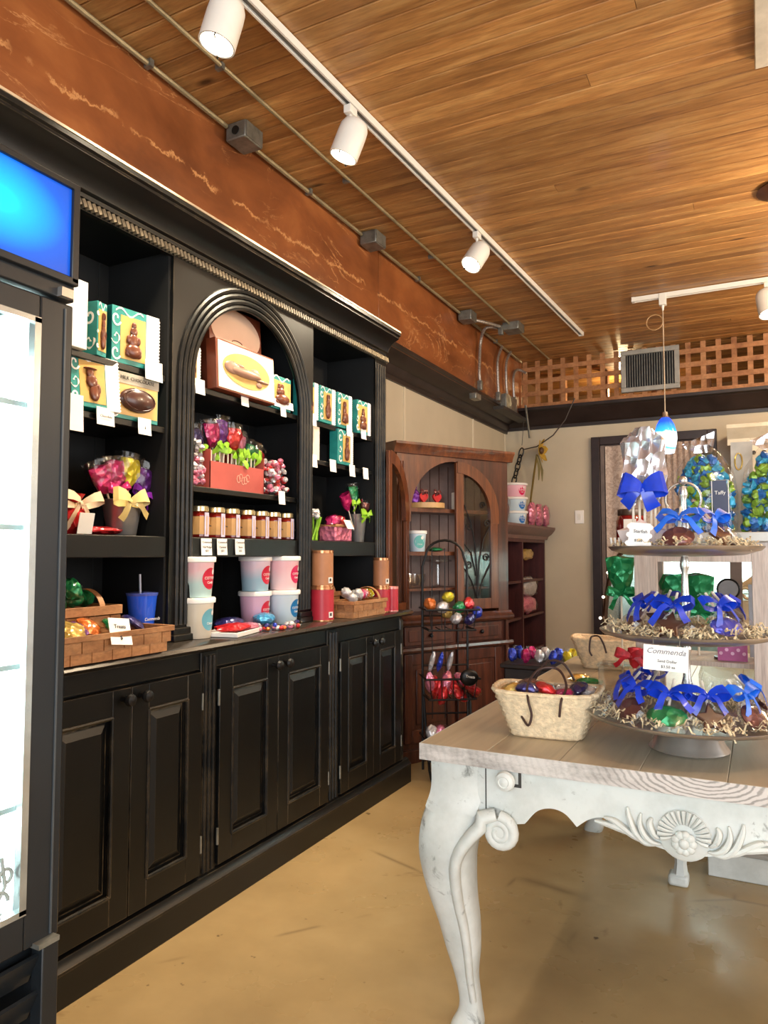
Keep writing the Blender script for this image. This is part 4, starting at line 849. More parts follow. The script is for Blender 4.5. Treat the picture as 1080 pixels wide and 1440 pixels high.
tubs(401,XU-.035,[('pale blue cotton candy tub with blue sticker, bottom of the right stack',dict(c1=(214,230,240),c2=(206,228,242),logo=(20,120,186),h=.156,r=.074)),('pale pink cotton candy tub with magenta sticker, top of the right stack',dict(c1=(246,196,204),c2=(250,216,220),logo=(214,20,90),h=.156,r=.074))])
# tray with red sweets and bags on counter
p=at(322,889,'z',CT+.01); t=T('sweet_tray','white tray of red sweets on the middle counter','tray',(XU+.05,p.y+.02,cz),HR+.25); MB().bb((-.12,-.07,0),(.12,.07,.004)).bb((-.125,-.075,.0),(.125,-.07,.018)).bb((-.125,.07,0),(.125,.075,.018)).bb((-.125,-.07,0),(-.12,.07,.018)).bb((.12,-.07,0),(.125,.07,.018)).build('tray',WHITETUB,t,bev=.002)
t=T('candy_bag','flat red bag of sweets lying in the white tray','bag',(XU+.05,p.y+.02,cz+.022),HR+.25); MB().ell((0,0,.005),(.11,.06,.016),18,8,wr=.3).build('bag',F_['red'],t)
for i,(q,c,zz,xo,lb) in enumerate([(325,'darkblue',.03,-.06,'dark blue flat sweets bag behind the red tray'),(352,'pink',.02,.04,'pink crackly sweets bag in front of the middle tub stack'),(375,'cyan',.035,.0,'white and sky blue sweets bag beside the middle tub stack')]):
    packet(lb,(XU+xo,sp(q,0,XU+xo).y,cz+zz),c,(.05,.085,zz*.8),(0,0,.3*i),name='candy_bag',cat='bag')
cl=['red','white','pink','blue','red','silver','pink','white','orange','darkblue']
def wsweet(label,loc,c,a,group):
    t=T('wrapped_sweet',label,'sweet',loc,a,group); MB().ell((0,0,0),(.013,.010,.009),8,6).build('sweet',F_[c],t)
    mb=MB()
    for s in (-1,1): mb.lathe([(.002,0),(.006,.006),(.010,.014)],n=8,cap=False,wob=.2); 
    k=len(mb.v)//2; mb.v=[(v[2]+.011,v[0],v[1]) for v in mb.v[:k]]+[(-v[2]-.011,v[0],v[1]) for v in mb.v[k:]]; mb.build('twist_ends',CELLO,t,kind='stuff'); return t
for i in range(30):
    q=338+4.1*i; pp=at(q,886-.12*i*1.2,'z',CT+.008)
    x=min(pp.x,XL-.0)+rnd.uniform(-.05,.0); wsweet('%s foil-twist sweet on the hutch counter edge, %s from the left'%({'darkblue':'dark blue'}.get(cl[i%10],cl[i%10]),ORD[i]),(max(x,XU+.045)+.03,pp.y+rnd.uniform(-.02,.02),cz+.009+(.014 if i%4==1 else 0)),cl[i%10],rnd.random()*3,'wrapped sweets scattered on the counter edge')
# ---- right bay
for px,k,lb in ((436,'tall','teal and cream box with tall chocolate figure, leftmost on the right bay top shelf'),(461,'tall','teal box with slim chocolate figure, second on the right bay top shelf'),(485,'crouch','teal box with long-eared chocolate figure, third on the right bay top shelf'),(512,'seated','teal-topped box with ridged chocolate figure, rightmost on the right bay top shelf')):
    candy_box(lb,.15,.185,.05,k,sp(px,1.966,XS+.05),HR,flap=.22,win=(.3 if px<500 else .04,.7))
for a,c in (((440,590),'first'),((491,606),'second'),((511,610),'third')): tagcard(a[0],a[1],.058,.062,'white price card on the right bay top shelf, %s from the left'%c)
candy_box('teal box with a purple and brown figure alone on the right bay second shelf',.16,.185,.05,'tall',sp(486,1.771,XS+.05),HR,flap=.16,win=(.4,.7))
t=T('white_carton','narrow white carton at the left edge of the right bay second shelf','box',sp(434,1.771,XS+.03),HR); MB().bb((-.03,-.05,0),(.03,0,.17)).build('carton',CRM,t,bev=.002)
for a,c in (((441,648),'first'),((468,655),'second'),((495,662),'third'),((514,666),'last')): tagcard(a[0],a[1],.06,.064,'white price card on the right bay second shelf, %s from the left'%c)
# heavy shelf right
p=sp(443,1.3635,XU-.05); t=T('flower_bundle','white blossom bundle with lime green stems, left on the right heavy shelf','bouquet',p,HR); mb=MB()
for i in range(12): mb.tube([(rnd.uniform(-.03,.03),rnd.uniform(-.02,.02),.003),(rnd.uniform(-.045,.045),rnd.uniform(-.03,.02),.12)],.005,6)
mb.build('stems',LIME,t,kind='stuff'); mb=MB()
for i in range(12): mb.ell((rnd.uniform(-.05,.05),rnd.uniform(-.03,.02),rnd.uniform(.12,.17)),(.016,.014,.013),8,6,wr=.4,seed=i)
mb.build('blossoms',F_['white'],t,kind='stuff')
p=sp(473,1.3635,XU-.07); t=T('pink_gift_basket','pink foil covered basket with wicker rim on the right heavy shelf','basket',p,HR); MB().bb((-.09,-.05,0),(.09,.05,.08)).build('body',F_['pink'],t,bev=.006)
MB().tube([(-.095,-.052,.082),(.095,-.052,.082),(.095,.052,.082),(-.095,.052,.082)],.008,8,closed=True).build('rim',CHIP,t)
MB().box((.02,-.07,.09),(.07,.002,.055),M=Matrix.Rotation(-.5,3,'X')).build('tag',PAPER,t)
packet('pink and red wrapped sweet heaped in the pink basket',p+Vector((0,-.03,.11)),'magenta',(.04,.05,.03),(.3,.2,0)); packet('crimson wrapped sweet at the right of the pink basket',p+Vector((0,.04,.11)),'red',(.035,.04,.028),(.3,.2,1))
p=sp(503,1.3635,XU-.085); pl=pail('slim metal pail with lollipops on the right heavy shelf',p,.052,.155)
bow((.0,-.055,.15),.06,LIME,pl,'lime_ribbon',seed=8,wd=.016)
lolly('magenta foil lollipop leaning left from the right bay pail',p+Vector((0,-.01,.01)),'magenta',.2,(.042,.02,.052),(0,-.5),HR,seed=1,group='lollipops in the right bay pail',wrap=False)
lolly('emerald foil lollipop standing highest in the right bay pail',p+Vector((0,-.01,.01)),'green',.22,(.045,.02,.05),(0,-.15),HR,ribbon=LIME,seed=2,group='lollipops in the right bay pail')
lolly('dark red foil lollipop leaning right from the right bay pail',p+Vector((0,.01,.01)),'red',.19,(.04,.02,.036),(0,.32),HR,seed=5,group='lollipops in the right bay pail')
lolly('brown foil lollipop low in the right bay pail',p+Vector((.02,-.0,.01)),'brown',.165,(.034,.02,.03),(.1,.08),HR,seed=6,group='lollipops in the right bay pail')
# counter right: tube tins
def tin(label,loc,r,h,m,capm,code=True):
    t=T('tube_tin',label,'tin',loc,HR); MB().lathe([(r,0),(r,h-.012)],n=26).build('tube',m,t,smooth=50); MB().lathe([(r*1.02,h-.014),(r*1.02,h-.001),(r*.96,h),(r*.9,h-.004),(.001,h-.004)],n=26).build('lid',capm,t,smooth=50); MB().lathe([(r*1.015,0),(r*1.015,.006)],n=26).build('bottom_rim',capm,t)
    if code:
        a=.2; c=Vector((r*math.sin(-a),-r*math.cos(a),.03)); MB().box(c,(.026,.003,.028),rz=-a).build('price_sticker',PAPER,t)
        for k in range(5): MB().box(c+Vector((-.008+.004*k,-.002,.002)),(.0016,.002,.014),rz=-a).build('bar',INK,t,kind='stuff')
    return t
GLD=mat('coppery_lid',rgb(206,140,96),.25,.7)
for px,x,r,h1,h2,s in ((455,XU+.055,.056,.165,.175,'left'),(536,XU+.065,.047,.14,.16,'right')):
    q=sp(px,cz,x); tin('crimson tube tin under the tan one, %s of the right counter'%s,q,r,h1,REDT,GLD,s=='left'); tin('tan cardboard tube tin atop the crimson one, %s end of the right counter'%s,q+Vector((0,0,h1+.001)),r*.94,h2,KRAFT,GLD)
tin('small crimson tube tin at the far right end of the counter',sp(551,cz,XU+.10),.036,.14,REDT,mat('pink_lid',rgb(226,150,140),.3,.3),False)
bb_=chip_basket('chip basket of wrapped flowers and foils between the tube tins',(XU+.07,sp(508,0,XU+.07).y-.03,cz),HR,.34,.13,.085,True,nb=7,flare=.014)
by=sp(508,0,XU+.07).y-.03
for i in range(7): packet('white flower-print wrapped sweet in the right chip basket, %s from the left'%ORD[i],(XU+.07+rnd.uniform(-.03,.04),by-.14+.022*i,cz+.10+rnd.uniform(0,.03)),'white',(.028,.024,.022),(rnd.random(),rnd.random(),1),'white wrapped sweets in the right chip basket')
for c,dy,l in (('magenta',.03,'magenta foil sweet in the right chip basket'),('orange',.075,'orange foil sweet in the right chip basket'),('yellow',.115,'yellow foil sweet at the right of the right chip basket'),('pink',.05,'pink foil sweet at the back of the right chip basket')):
    packet(l,(XU+.07,by+dy,cz+.11),c,(.03,.028,.026),(.4,.3,1))
chip_basket('dim chip basket standing behind the flower sweets basket',(XU-.16,by-.05,cz),HR,.26,.12,.12,True,nb=6,flare=.01)
# ============================================================ CORNER CUPBOARD (local x along its front, y into it)
CA=math.atan2(.88,.49)
cu=T('arched_cupboard','tall brown wooden cupboard with arched glazed doors, standing beyond the black hutch','cupboard',(-2.02,4.06,0),CA)
W=.99; D=.27
MB().bb((.03,.02,.08),(.055,D,1.93)).bb((W-.05,.02,.08),(W-.025,D,1.93)).build('side_panel',CUPB,cu)
MB().bb((.055,D-.015,.9),(W-.05,D,1.93)).build('back_panel',mat('grey_brown_cupboard_back',rgb(128,104,96),.5,var=.1),cu)  # back board paler and greyer than the carcase wood
for i in range(11): MB().bb((.08+i*.08,D-.019,.93),(.084+i*.08,D-.015,1.9)).build('back_groove',CUPD,cu)
MB().sweep([(0,0),(.035,.0),(.04,.02),(.05,.04),(.06,.055),(.06,.07),(0,.07)],(-.0,.02,1.93),(W+.01,.02,1.93),(0,-1,0)).bb((.0,.02,1.93),(W+.01,D,2.0)).build('cornice',CUPB,cu,smooth=25)
# face frame with arch: spandrels
def sub_prism(poly,y0,y1,name,m,par):
    bm=bmesh.new(); n=len(poly); a=[[bm.verts.new((u,yv,w_)) for u,w_ in poly] for yv in (y0,y1)]
    for r_ in a: bmesh.ops.triangle_fill(bm,edges=[bm.edges.new((r_[i],r_[(i+1)%n])) for i in range(n)],use_beauty=True)
    for i in range(n): bm.faces.new((a[0][i],a[0][(i+1)%n],a[1][(i+1)%n],a[1][i]))
    bmesh.ops.recalc_face_normals(bm,faces=bm.faces[:]); me=bpy.data.meshes.new(name); bm.to_mesh(me); bm.free(); me.materials.append(m)
    o=bpy.data.objects.new(name,me); COL.objects.link(o); o.parent=par; return o
CXc=.5; AR=.36; SPz=1.56
n_=20
poly=[(.03,.9),(.10,.9),(.10,1.50),(CXc-AR,1.50)]+[(CXc-AR*math.cos(PI/2*i/n_),SPz+AR*.95*math.sin(PI/2*i/n_)) for i in range(n_+1)]+[(CXc,1.93),(.03,1.93)]
sub_prism(poly,0,.022,'left_face_frame',CUPB,cu)
poly=[(W-.025,.9),(.875,.9),(.875,1.50),(CXc+AR,1.50)]+[(CXc+AR*math.cos(PI/2*i/n_),SPz+AR*.95*math.sin(PI/2*i/n_)) for i in range(n_+1)]+[(CXc,1.93),(W-.025,1.93)]
sub_prism(poly,0,.022,'right_face_frame',CUPD,cu)
for q in range(3): MB().cyl((.042+.016*q,-.002,.95),(.045+.018*q,-.002,1.88),.005,n=8).build('flute',CUPB,cu)
MB().bb((.11,.025,1.565),(.86,D-.02,1.59)).build('shelf',CUPB,cu); MB().bb((.11,.025,1.285),(.86,D-.02,1.31)).build('shelf',CUPB,cu); MB().bb((.11,.025,1.06),(.86,D-.02,1.075)).build('shelf',CUPB,cu)
# right door (closed)
rd=MB().bb((.49,-.022,.93),(.555,0,SPz+AR*.93)).bb((.555,-.022,.93),(.79,0,1.0)).bb((.79,-.022,.93),(.855,0,1.52)).build('glazed_door',CUPB,cu,bev=.003)
poly=[(CXc+AR*math.cos(PI/2*i/n_),SPz+AR*.95*math.sin(PI/2*i/n_)) for i in range(n_+1)]+[(CXc+(AR-.075)*math.cos(PI/2*(n_-i)/n_),SPz+(AR*.95-.075)*math.sin(PI/2*(n_-i)/n_)) for i in range(n_+1)]
poly=[(CXc+AR,1.50)]+poly+[(CXc+AR-.075,1.50)]
sub_prism(poly,-.026,-.002,'door_arch',CUPB,rd)
MB().bb((.555,-.012,1.0),(.79,-.009,1.80)).build('door_pane',cello('cupboard_glass',(.9,.9,.9),.03,0),rd)
IRON=BLK
def scroll(c,r,s,turns=1.3,n=18,yv=-.016): return [(c[0]+s*r*(1-.7*i/n)*math.cos(i*turns*2*PI/n),yv,c[1]+r*(1-.7*i/n)*math.sin(i*turns*2*PI/n)) for i in range(n+1)]
for pts in ([(.672,-.016,1.0),(.672,-.016,1.15),(.655,-.016,1.35),(.62,-.016,1.5),(.562,-.016,1.62)],[(.672,-.016,1.02),(.69,-.016,1.25),(.73,-.016,1.40),(.785,-.016,1.48)],
  [(.67,-.016,1.0),(.62,-.016,1.12),(.56,-.016,1.2)],[(.675,-.016,1.0),(.72,-.016,1.12),(.785,-.016,1.22)],[(.66,-.016,1.15),(.62,-.016,1.3),(.56,-.016,1.36)],
  scroll((.76,1.50),.028,1),scroll((.60,1.47),.025,-1),scroll((.75,1.27),.028,1),scroll((.60,1.22),.028,-1),scroll((.72,1.62),.025,1)):
    MB().tube(pts,.004,6).build('iron_scroll',IRON,rd)
# left door, swung open towards the hutch
ld=T('tmp','x','x'); 
for k_ in ('label','category','group'):
    if k_ in ld: del ld[k_]
bpy.data.objects.remove(ld)
ldm=MB().bb((0,-.011,.93),(.05,.011,1.5)).bb((.05,-.011,.93),(.33,.011,1.0)).bb((.33,-.011,.93),(.385,.011,SPz+AR*.93))
ld=ldm.build('open_glazed_door',CUPB,cu,bev=.003); ld.location=(.105,-.01,0); ld.rotation_euler=(0,0,-math.radians(143))
poly=[(AR-AR*math.cos(PI/2*i/n_),SPz+AR*.95*math.sin(PI/2*i/n_)) for i in range(n_+1)]+[(AR-(AR-.075)*math.cos(PI/2*(n_-i)/n_),SPz+(AR*.95-.075)*math.sin(PI/2*(n_-i)/n_)) for i in range(n_+1)]
sub_prism([(0,1.5)]+poly+[(.075,1.5)],-.013,.013,'door_arch',CUPB,ld)
# lower part
MB().sweep([(0,0),(.02,0),(.03,.015),(.03,.03),(.01,.045),(0,.06)],(.02,0,.85),(W,0,.85),(0,-1,0)).bb((.02,0,.85),(W,D,.91)).build('waist_moulding',CUPD,cu,smooth=25)
MB().bb((.03,0,.08),(.055,D,.85)).bb((W-.05,0,.08),(W-.025,D,.85)).bb((.055,.022,.08),(W-.05,D,.85)).build('lower_carcase',CUPD,cu)
for a,b in ((.09,.48),(.52,.9)):
    d_=MB().bb((a,-.0,.72),(b,.02,.84)).build('drawer',CUPD,cu,bev=.004); MB().bb((a+.03,-.006,.745),(b-.03,-.0005,.815)).build('drawer_panel',CUPD,d_,bev=.003); MB().ell(((a+b)/2,-.018,.78),(.014,.014,.014),12,8).build('knob',BLK,d_)
MB().sweep([(0,0),(.018,0),(.024,.012),(.018,.028),(0,.03)],(.02,0,.68),(W,0,.68),(0,-1,0)).build('lower_moulding',CUPD,cu)
for a,b,kx in ((.09,.485,.45),(.515,.9,.55)):
    d_=MB().bb((a,0,.12),(a+.06,.02,.67)).bb((b-.06,0,.12),(b,.02,.67)).bb((a+.06,0,.60),(b-.06,.02,.67)).bb((a+.06,0,.12),(b-.06,.02,.2)).build('door',CUPD,cu,bev=.003)
    MB().bb((a+.06,.008,.2),(b-.06,.019,.60)).bb((a+.09,.0,.23),(b-.09,.008,.57)).build('door_panel',CUPD,d_,bev=.003); MB().ell((kx,-.015,.42),(.013,.013,.013),12,8).build('knob',BLK,d_)
MB().bb((.02,-.01,0),(W,D,.08)).build('plinth',CUPD,cu,bev=.004)
CM=Matrix.Translation((-2.02,4.06,0))@Matrix.Rotation(CA,4,'Z')
def cp(x,y_,z): return CM@Vector((x,y_,z))
t=T('wooden_tray','round pale wooden tray on the upper shelf of the open cupboard','tray',cp(.33,.1,1.591),CA); MB().lathe([(.12,0),(.125,.003),(.125,.036),(.118,.036),(.116,.008),(.001,.008)],n=32).build('tray',mat('pale_maple',rgb(206,164,108),.45),t,smooth=50)
for i,(x,c) in enumerate(((.29,'red'),(.40,'red'))):
    t=T('heart_lollipop',('red heart lollipop left on the round wooden tray','red heart lollipop right on the round wooden tray')[i],'lollipop',cp(x,.07,1.602),CA); MB().cyl((0,0,0),(0,0,.05),.004,n=8).build('stick',STICK,t)
    hp_=[(.034*(16*math.sin(a)**3)/16,.06+.03*(13*math.cos(a)-5*math.cos(2*a)-2*math.cos(3*a)-math.cos(4*a))/13) for a in [2*PI*k/24 for k in range(24)]]; MB().prism(hp_,-.008,.008).build('heart',REDP,t,bev=.003); bow((0,-.0,.095),.03,F_['brown'],t,'brown_bow',wd=.012,seed=i)
t=T('purple_bottle','round purple foil bauble beside the heart lollipops in the cupboard','bauble',cp(.235,.1,1.60),CA); MB().ell((0,0,.06),(.04,.04,.06),16,10).ell((0,0,.13),(.02,.02,.02)).build('body',F_['purple'],t)
t=T('paper_cone','small cream paper cone at the left end of the cupboard tray','cone',cp(.175,.1,1.591),CA); MB().lathe([(.024,0),(.016,.13),(.001,.16)],n=14).build('cone',CRM,t)
t=tub('blue and white tub with a pineapple-coloured sticker on the middle cupboard shelf',cp(.26,.1,1.311),h=.135,r=.06,c1=(206,222,232),c2=(196,216,228),logo=(96,180,176),rz=CA-.3,words_=('','Citrus'))
packet('flat green foil packet beside the tub on the middle cupboard shelf',cp(.41,.1,1.325),'green',(.055,.04,.013),(0,0,CA)); 
t=T('cake_stand','clear glass cake stand on the lower cupboard shelf','stand',cp(.43,.1,1.076),CA); MB().lathe([(.05,0),(.045,.008),(.01,.02),(.009,.15),(.02,.16),(.09,.17),(.092,.18),(.001,.172)],n=28).build('stand',cello('stand_glass',(.95,.95,.95),.2,0),t)
t=T('glass_dish','stacked glass dishes on the lower cupboard shelf','dishes',cp(.24,.1,1.076),CA); MB().lathe([(.04,0),(.07,.05),(.072,.09),(.068,.09),(.05,.03),(.001,.01)],n=28).build('dish',MATS['stand_glass'],t)
t=T('white_candle','white block behind the ironwork on the upper cupboard shelf','candle',cp(.60,.1,1.591),CA); MB().bb((-.03,-.03,0),(.03,.03,.12)).build('body',CRM,t,bev=.004)
# ============================================================ WIRE RACK
rk=T('wire_rack','black wire floor rack with curved top and hanging baskets beside the hutch','rack',(-1.68,4.12,0),math.radians(35))
WB=.006
def wire(pts,nm='wire',r=WB,m=BLK): return MB().tube(pts,r,8).build(nm,m,rk)
wr_=.14
for s_ in (-1,1):
    wire([(s_*wr_,.08,.0),(s_*wr_,.08,1.22),(s_*wr_*.85,.08,1.28)],'post',.008)
    wire([(s_*wr_,.08,.55),(s_*wr_,-.0,.3),(s_*wr_,-.12,.05),(s_*wr_,-.17,.02),(s_*wr_,-.19,.012)],'leg',.008)
wire([(-wr_*.85,.08,1.28)]+[(-wr_*.85*math.cos(PI*i/10),.08,1.28+.1*math.sin(PI*i/10)) for i in range(1,10)]+[(wr_*.85,.08,1.28)],'top_arch',.008)
wire([(-wr_,-.19,.012),(wr_,-.19,.012)],'foot_bar',.008); wire([(-wr_,.08,.1),(wr_,.08,.1)],'foot_bar',.008)
for z in (.33,.62,.92): wire([(-wr_,.08,z),(wr_,.08,z)],'cross_bar')
for bz in (.10,.45,.85):
    for zz,dd in ((bz,.02),(bz+.12,0)): wire([(-wr_-.02+dd,.07,zz),(-wr_-.02+dd,-.14+dd,zz),(wr_+.02-dd,-.14+dd,zz),(wr_+.02-dd,.07,zz)],'basket_rim')
    for k_ in range(5): wire([(-wr_+.0+k_*wr_/2,-.14,bz+.12),(-wr_*.9+k_*wr_*.45,-.12,bz),(-wr_*.9+k_*wr_*.45,.07,bz)],'basket_wire',.003)
for k_ in range(3): wire([(-.08+k_*.08,.08,.3),(-.08+k_*.08,.08,1.33)],'upright_wire',.003)
RM=Matrix.Translation((-1.68,4.12,0))@Matrix.Rotation(math.radians(35),4,'Z')
def rp_(x,y_,z): return RM@Vector((x,y_,z))
for i,(c,x,y_,z,lb) in enumerate([('orange',-.12,-.05,1.0,'orange'),('white',-.05,-.08,.98,'white'),('yellow',-.01,-.05,1.04,'yellow'),('green',.05,-.08,.98,'green'),('red',.11,-.06,1.0,'red'),('blue',.16,-.08,.95,'bright blue'),('silver',.02,-.13,.92,'silver'),('gold',.0,.0,.94,'gold'),('darkblue',.10,-.13,.915,'dark blue')]):
    packet(lb+' foil sweet in the upper basket of the wire rack',rp_(x,y_,z),c,(.038,.03,.036),(i*.7,i*.4,i),group='foil sweets in the upper rack basket')
for i in range(12):
    x=-.13+.026*i; packet('woven candy in the middle wire rack basket, %s from the left'%ORD[i],rp_(x,-.09+.02*(i%3),.55-.025*(i%4)),'red' if i%4 else 'pink',(.028,.03,.06),(.2,.1*i,.5*i),group='red candies in the middle rack basket')
for c,x,lb in (('blue',-.06,'blue stick packet standing in the middle rack basket'),('silver',0,'silver stick packet standing in the middle rack basket'),('white',-.11,'white stick packet standing at the left of the middle rack basket')):
    packet(lb,rp_(x,-.05,.66),c,(.016,.012,.06),(.1,.3,0))
t=T('black_bag','black bag with white lettering hanging on the middle of the wire rack','bag',rp_(.09,-.15,.58),math.radians(35),rot=(.1,.15,math.radians(35))); MB().ell((0,0,0),(.055,.02,.05),16,10).build('body',BLK,t); text('Treats',.022,PAPER,t,(0,-.0215,.01),FR)
for i in range(6): packet('%s bagged candy in the bottom wire rack basket, %s from the left'%('pink' if i%2 else 'white',ORD[i]),rp_(-.12+.05*i,-.08,.26+.02*(i%2)-.02*i),'pink' if i%2 else 'white',(.035,.03,.04),(.3*i,.2,i),group='bagged candies in the bottom rack basket')
# ============================================================ BOOKCASE
BX=-1.88; BY0=5.25; BY1=7.13
bk=T('oxblood_bookcase','dark red painted bookcase along the left wall in the far corner','bookcase',(0,0,0))
MB().bb((XW+.01,BY0,0),(XW+.025,BY1,1.43)).build('back_panel',BOOKM,bk)
for yv in (BY0,5.75,6.36,BY1-.03): MB().bb((XW+.026,yv,.0),(BX,yv+.03,1.43)).build('upright',BOOKM,bk)
for yv0,yv1 in ((BY0+.03,5.75),(5.78,6.36),(6.39,BY1-.03)):
    for z in (.10,.42,.74,1.06): MB().bb((XW+.026,yv0,z-.022),(BX-.01,yv1,z)).build('shelf',BOOKM,bk)
    MB().bb((XW+.026,yv0,1.40),(BX,yv1,1.43)).build('top_rail',BOOKM,bk)
MB().sweep([(0,0),(.02,0),(.03,.03),(.06,.05),(.09,.085),(.1,.1),(.1,.12),(0,.12)],(BX-.01,BY0,1.43),(BX-.01,BY1+.06,1.43),(1,0,0)).bb((XW+.01,BY0,1.43),(BX-.01,BY1+.06,1.55)).build('cornice',mat('greyed_oxblood',rgb(112,84,80),.45,var=.1),bk,smooth=25)
MB().bb((BX,BY0,0),(BX+.03,BY1,.1)).build('plinth',BOOKM,bk)
def bagp(label,loc,w,h,c,seed=0,d=.03):
    t=T('wrapped_packet',label,'packet',loc,HR); MB().ell((0,0,h/2),(w/2,d,h/2),14,10,wr=.25,seed=seed).build('filling',F_[c],t); MB().ell((0,0,h/2),(w/2*1.15,d*1.2,h/2*1.05),14,8,wr=.3,seed=seed+1).build('wrapper',CELLO,t); return t
bx_=BX-.12
bagp('gold-trimmed packet on the top compartment of the bookcase right bay',(bx_+.05,6.74,1.24),.42,.10,'gold',1); bagp('small silver packet on the bookcase shelf below the top one',(bx_,6.55,1.062),.12,.1,'silver',3)
bagp('crumpled silver packet on the middle shelf of the bookcase',(bx_+.06,6.74,.742+.15),.44,.19,'silver',5,.06); bagp('pink packet under the silver one on the middle shelf of the bookcase',(bx_+.06,6.70,.742),.42,.16,'pink',6,.07)
bagp('brown packet in the left bay of the bookcase',(bx_,6.2,1.062),.14,.28,'brown',2); bagp('silver packet standing at the bottom left of the bookcase',(bx_,6.22,.422),.1,.28,'silver',7); bagp('pale packet on the lower shelf of the bookcase right bay',(bx_,6.55,.422),.14,.2,'brown',8)
# on top of the bookcase
tx=BX-.02
def tp(px,x=tx): return Vector((x,at(px,700,'x',x).y,1.551))
y_=tp(731).y
for i,(z,c1,lg,lb) in enumerate([(0,(206,226,238),(24,110,190),'blue spotted tub at the bottom of the stack on the bookcase'),(.125,(206,226,238),(24,110,190),'blue spotted tub in the middle of the stack on the bookcase'),(.25,(244,190,206),(214,24,90),'pink tub on top of the stack on the bookcase')]):
    tub(lb,(tx-.05,y_,1.551+z),h=.124,r=.11,c1=c1,c2=(c1[0]-6,c1[1]-6,c1[2]-4),logo=lg,rz=HR-.5)
bagp('brown wrapped packet left of the tub stack on the bookcase',(tx-.06,y_-.35,1.551),.2,.28,'brown',4,.06)
for i,px in enumerate((748,758,767)): bagp(['leftmost of three pink striped sweet bags on the bookcase','middle one of three pink striped sweet bags on the bookcase','rightmost of three pink striped sweet bags on the bookcase'][i],(tx+.02,tp(px,tx+.02).y-.02,1.551),.14,.22,'pink',i,.04)
# metal flower
p=at(742,735,'x',tx-.1); f=T('metal_flower','yellow metal flower on a stem behind the tubs in the far corner','flower',(tx-.0,6.88,1.50),HR); f.scale=(1.25,1.25,1.25); f.location.z=1.551
YL=mat('yellow_enamel',rgb(190,150,40),.45,.2,var=.25); MB().tube([(-.15,0,0),(-.13,0,.2),(-.02,0,.42),(.06,0,.56)],.008,6).build('stem',mat('olive_stem',rgb(110,92,40),.5),f)
for k_ in range(6):
    a=k_*PI/3+.3; mb=MB(); c=Vector((.12,0,.60)); d_=Vector((math.cos(a),-.25,math.sin(a)*.7)); mb.strip([c,c+d_*.05,c+d_*.10,c+d_*.14],[Vector((d_.z,.0,-d_.x))*q for q in (.01,.035,.03,.004)],.002); mb.build('petal',YL,f)
MB().ell((.12,-.02,.60),(.028,.02,.028)).build('centre',mat('brown_centre',rgb(86,56,30),.6),f)
for s_ in (0,1): MB().strip([(.04+.06*s_,0,.56),(.05+.08*s_,-.02,.45),(.03+.10*s_,-.02,.36)],[Vector((.006,0,0)),Vector((.03,0,0)),Vector((.003,0,0))],.002).build('leaf',mat('olive_leaf',rgb(120,110,60),.5),f)
# chain
p0=at(734,632,'y',7.02); p1=at(722,680,'y',7.02); ch=T('iron_chain','black iron chain hanging in the far corner above the bookcase','chain',(0,0,0))
for k_ in range(5):
    c=p0.lerp(p1,(k_+.5)/5); a=PI/2-.25; M_=Matrix.Rotation(.26,3,'Y')@Matrix.Rotation(PI/2*(k_%2)*.7,3,'Z')
    pts=[c+M_@Vector((.022*math.cos(b_),0,.05*math.sin(b_))) for b_ in [2*PI*i/14 for i in range(14)]]; MB().tube(pts,.007,6,closed=True).build('link',BLK,ch)
q=p0+Vector((.02,0,.28)); MB().tube([p0+Vector((0,0,.04)),q.lerp(p0,.4),q],.003,6).build('hanging_wire',BLK,ch)
c1=T('loose_cable','thin dark cable drooping from the lattice to the chain','cable',(0,0,0)); MB().tube([at(808,560,'y',7.03),at(795,590,'y',7.03),at(778,612,'y',7.03),at(755,628,'y',7.03),at(737,632,'y',7.03)],.006,6).build('cable',mat('dark_cable',rgb(60,50,44),.5),c1)
t=T('white_rod','short white rod hanging from the far corner crown','rod',(0,0,0)); MB().tube([at(739,570,'y',7.06),at(745,616,'y',7.04)],.011,8).build('rod',METAL,t)
# ============================================================ WHITE TABLE
TX0=-.845; TCX=-.175; TX1=2*TCX-TX0; TY0=1.865; TY1=3.78; TZ=.78
tbl=T('carved_table','whitewashed carved table with cabriole legs, shell apron and greyed plank top','table',(0,0,0))
pw_=(TX1-TX0)/7
for i in range(7):
    mb=MB().bb((TX0+i*pw_+.0006,TY0+.0015,TZ-.042),(TX0+(i+1)*pw_-.0006,TY1,TZ)); mb.build('top_plank',TTOP,tbl,bev=.0015)
eg=MB().bb((TX0-.002,TY0,TZ-.044),(TX1+.002,TY0+.0012,TZ-.0005)).build('end_grain_face',ENDG,tbl)
MB().bb((TX0-.0025,TY0+.0013,TZ-.043),(TX0-.0005,TY1,TZ-.0006)).build('side_edge',WWASH,tbl)
AYf=1.885
def q_(px,py,y=AYf): p=at(px,py,'y',y); return (p.x,p.z)
half=[q_(682,1070),q_(682,1120),q_(700,1148),q_(718,1158),q_(735,1157)]
c0=q_(740,1152); c1_=q_(775,1140); c2_=q_(805,1161)
half=[(-.70,.737),(-.70,.60),(-.645,.598),(-.585,.597),(-.558,.603)]
def catm(P,k=6):
    out=[]
    for i in range(len(P)-1):
        p0,p1,p2,p3=P[max(i-1,0)],P[i],P[i+1],P[min(i+2,len(P)-1)]
        for s_ in range(k):
            u=s_/k; out.append(tuple(.5*((2*p1[j])+(p2[j]-p0[j])*u+(2*p0[j]-5*p1[j]+4*p2[j]-p3[j])*u*u+(-p0[j]+3*p1[j]-3*p2[j]+p3[j])*u*u*u) for j in range(len(p1))))
    out.append(tuple(P[-1])); return out
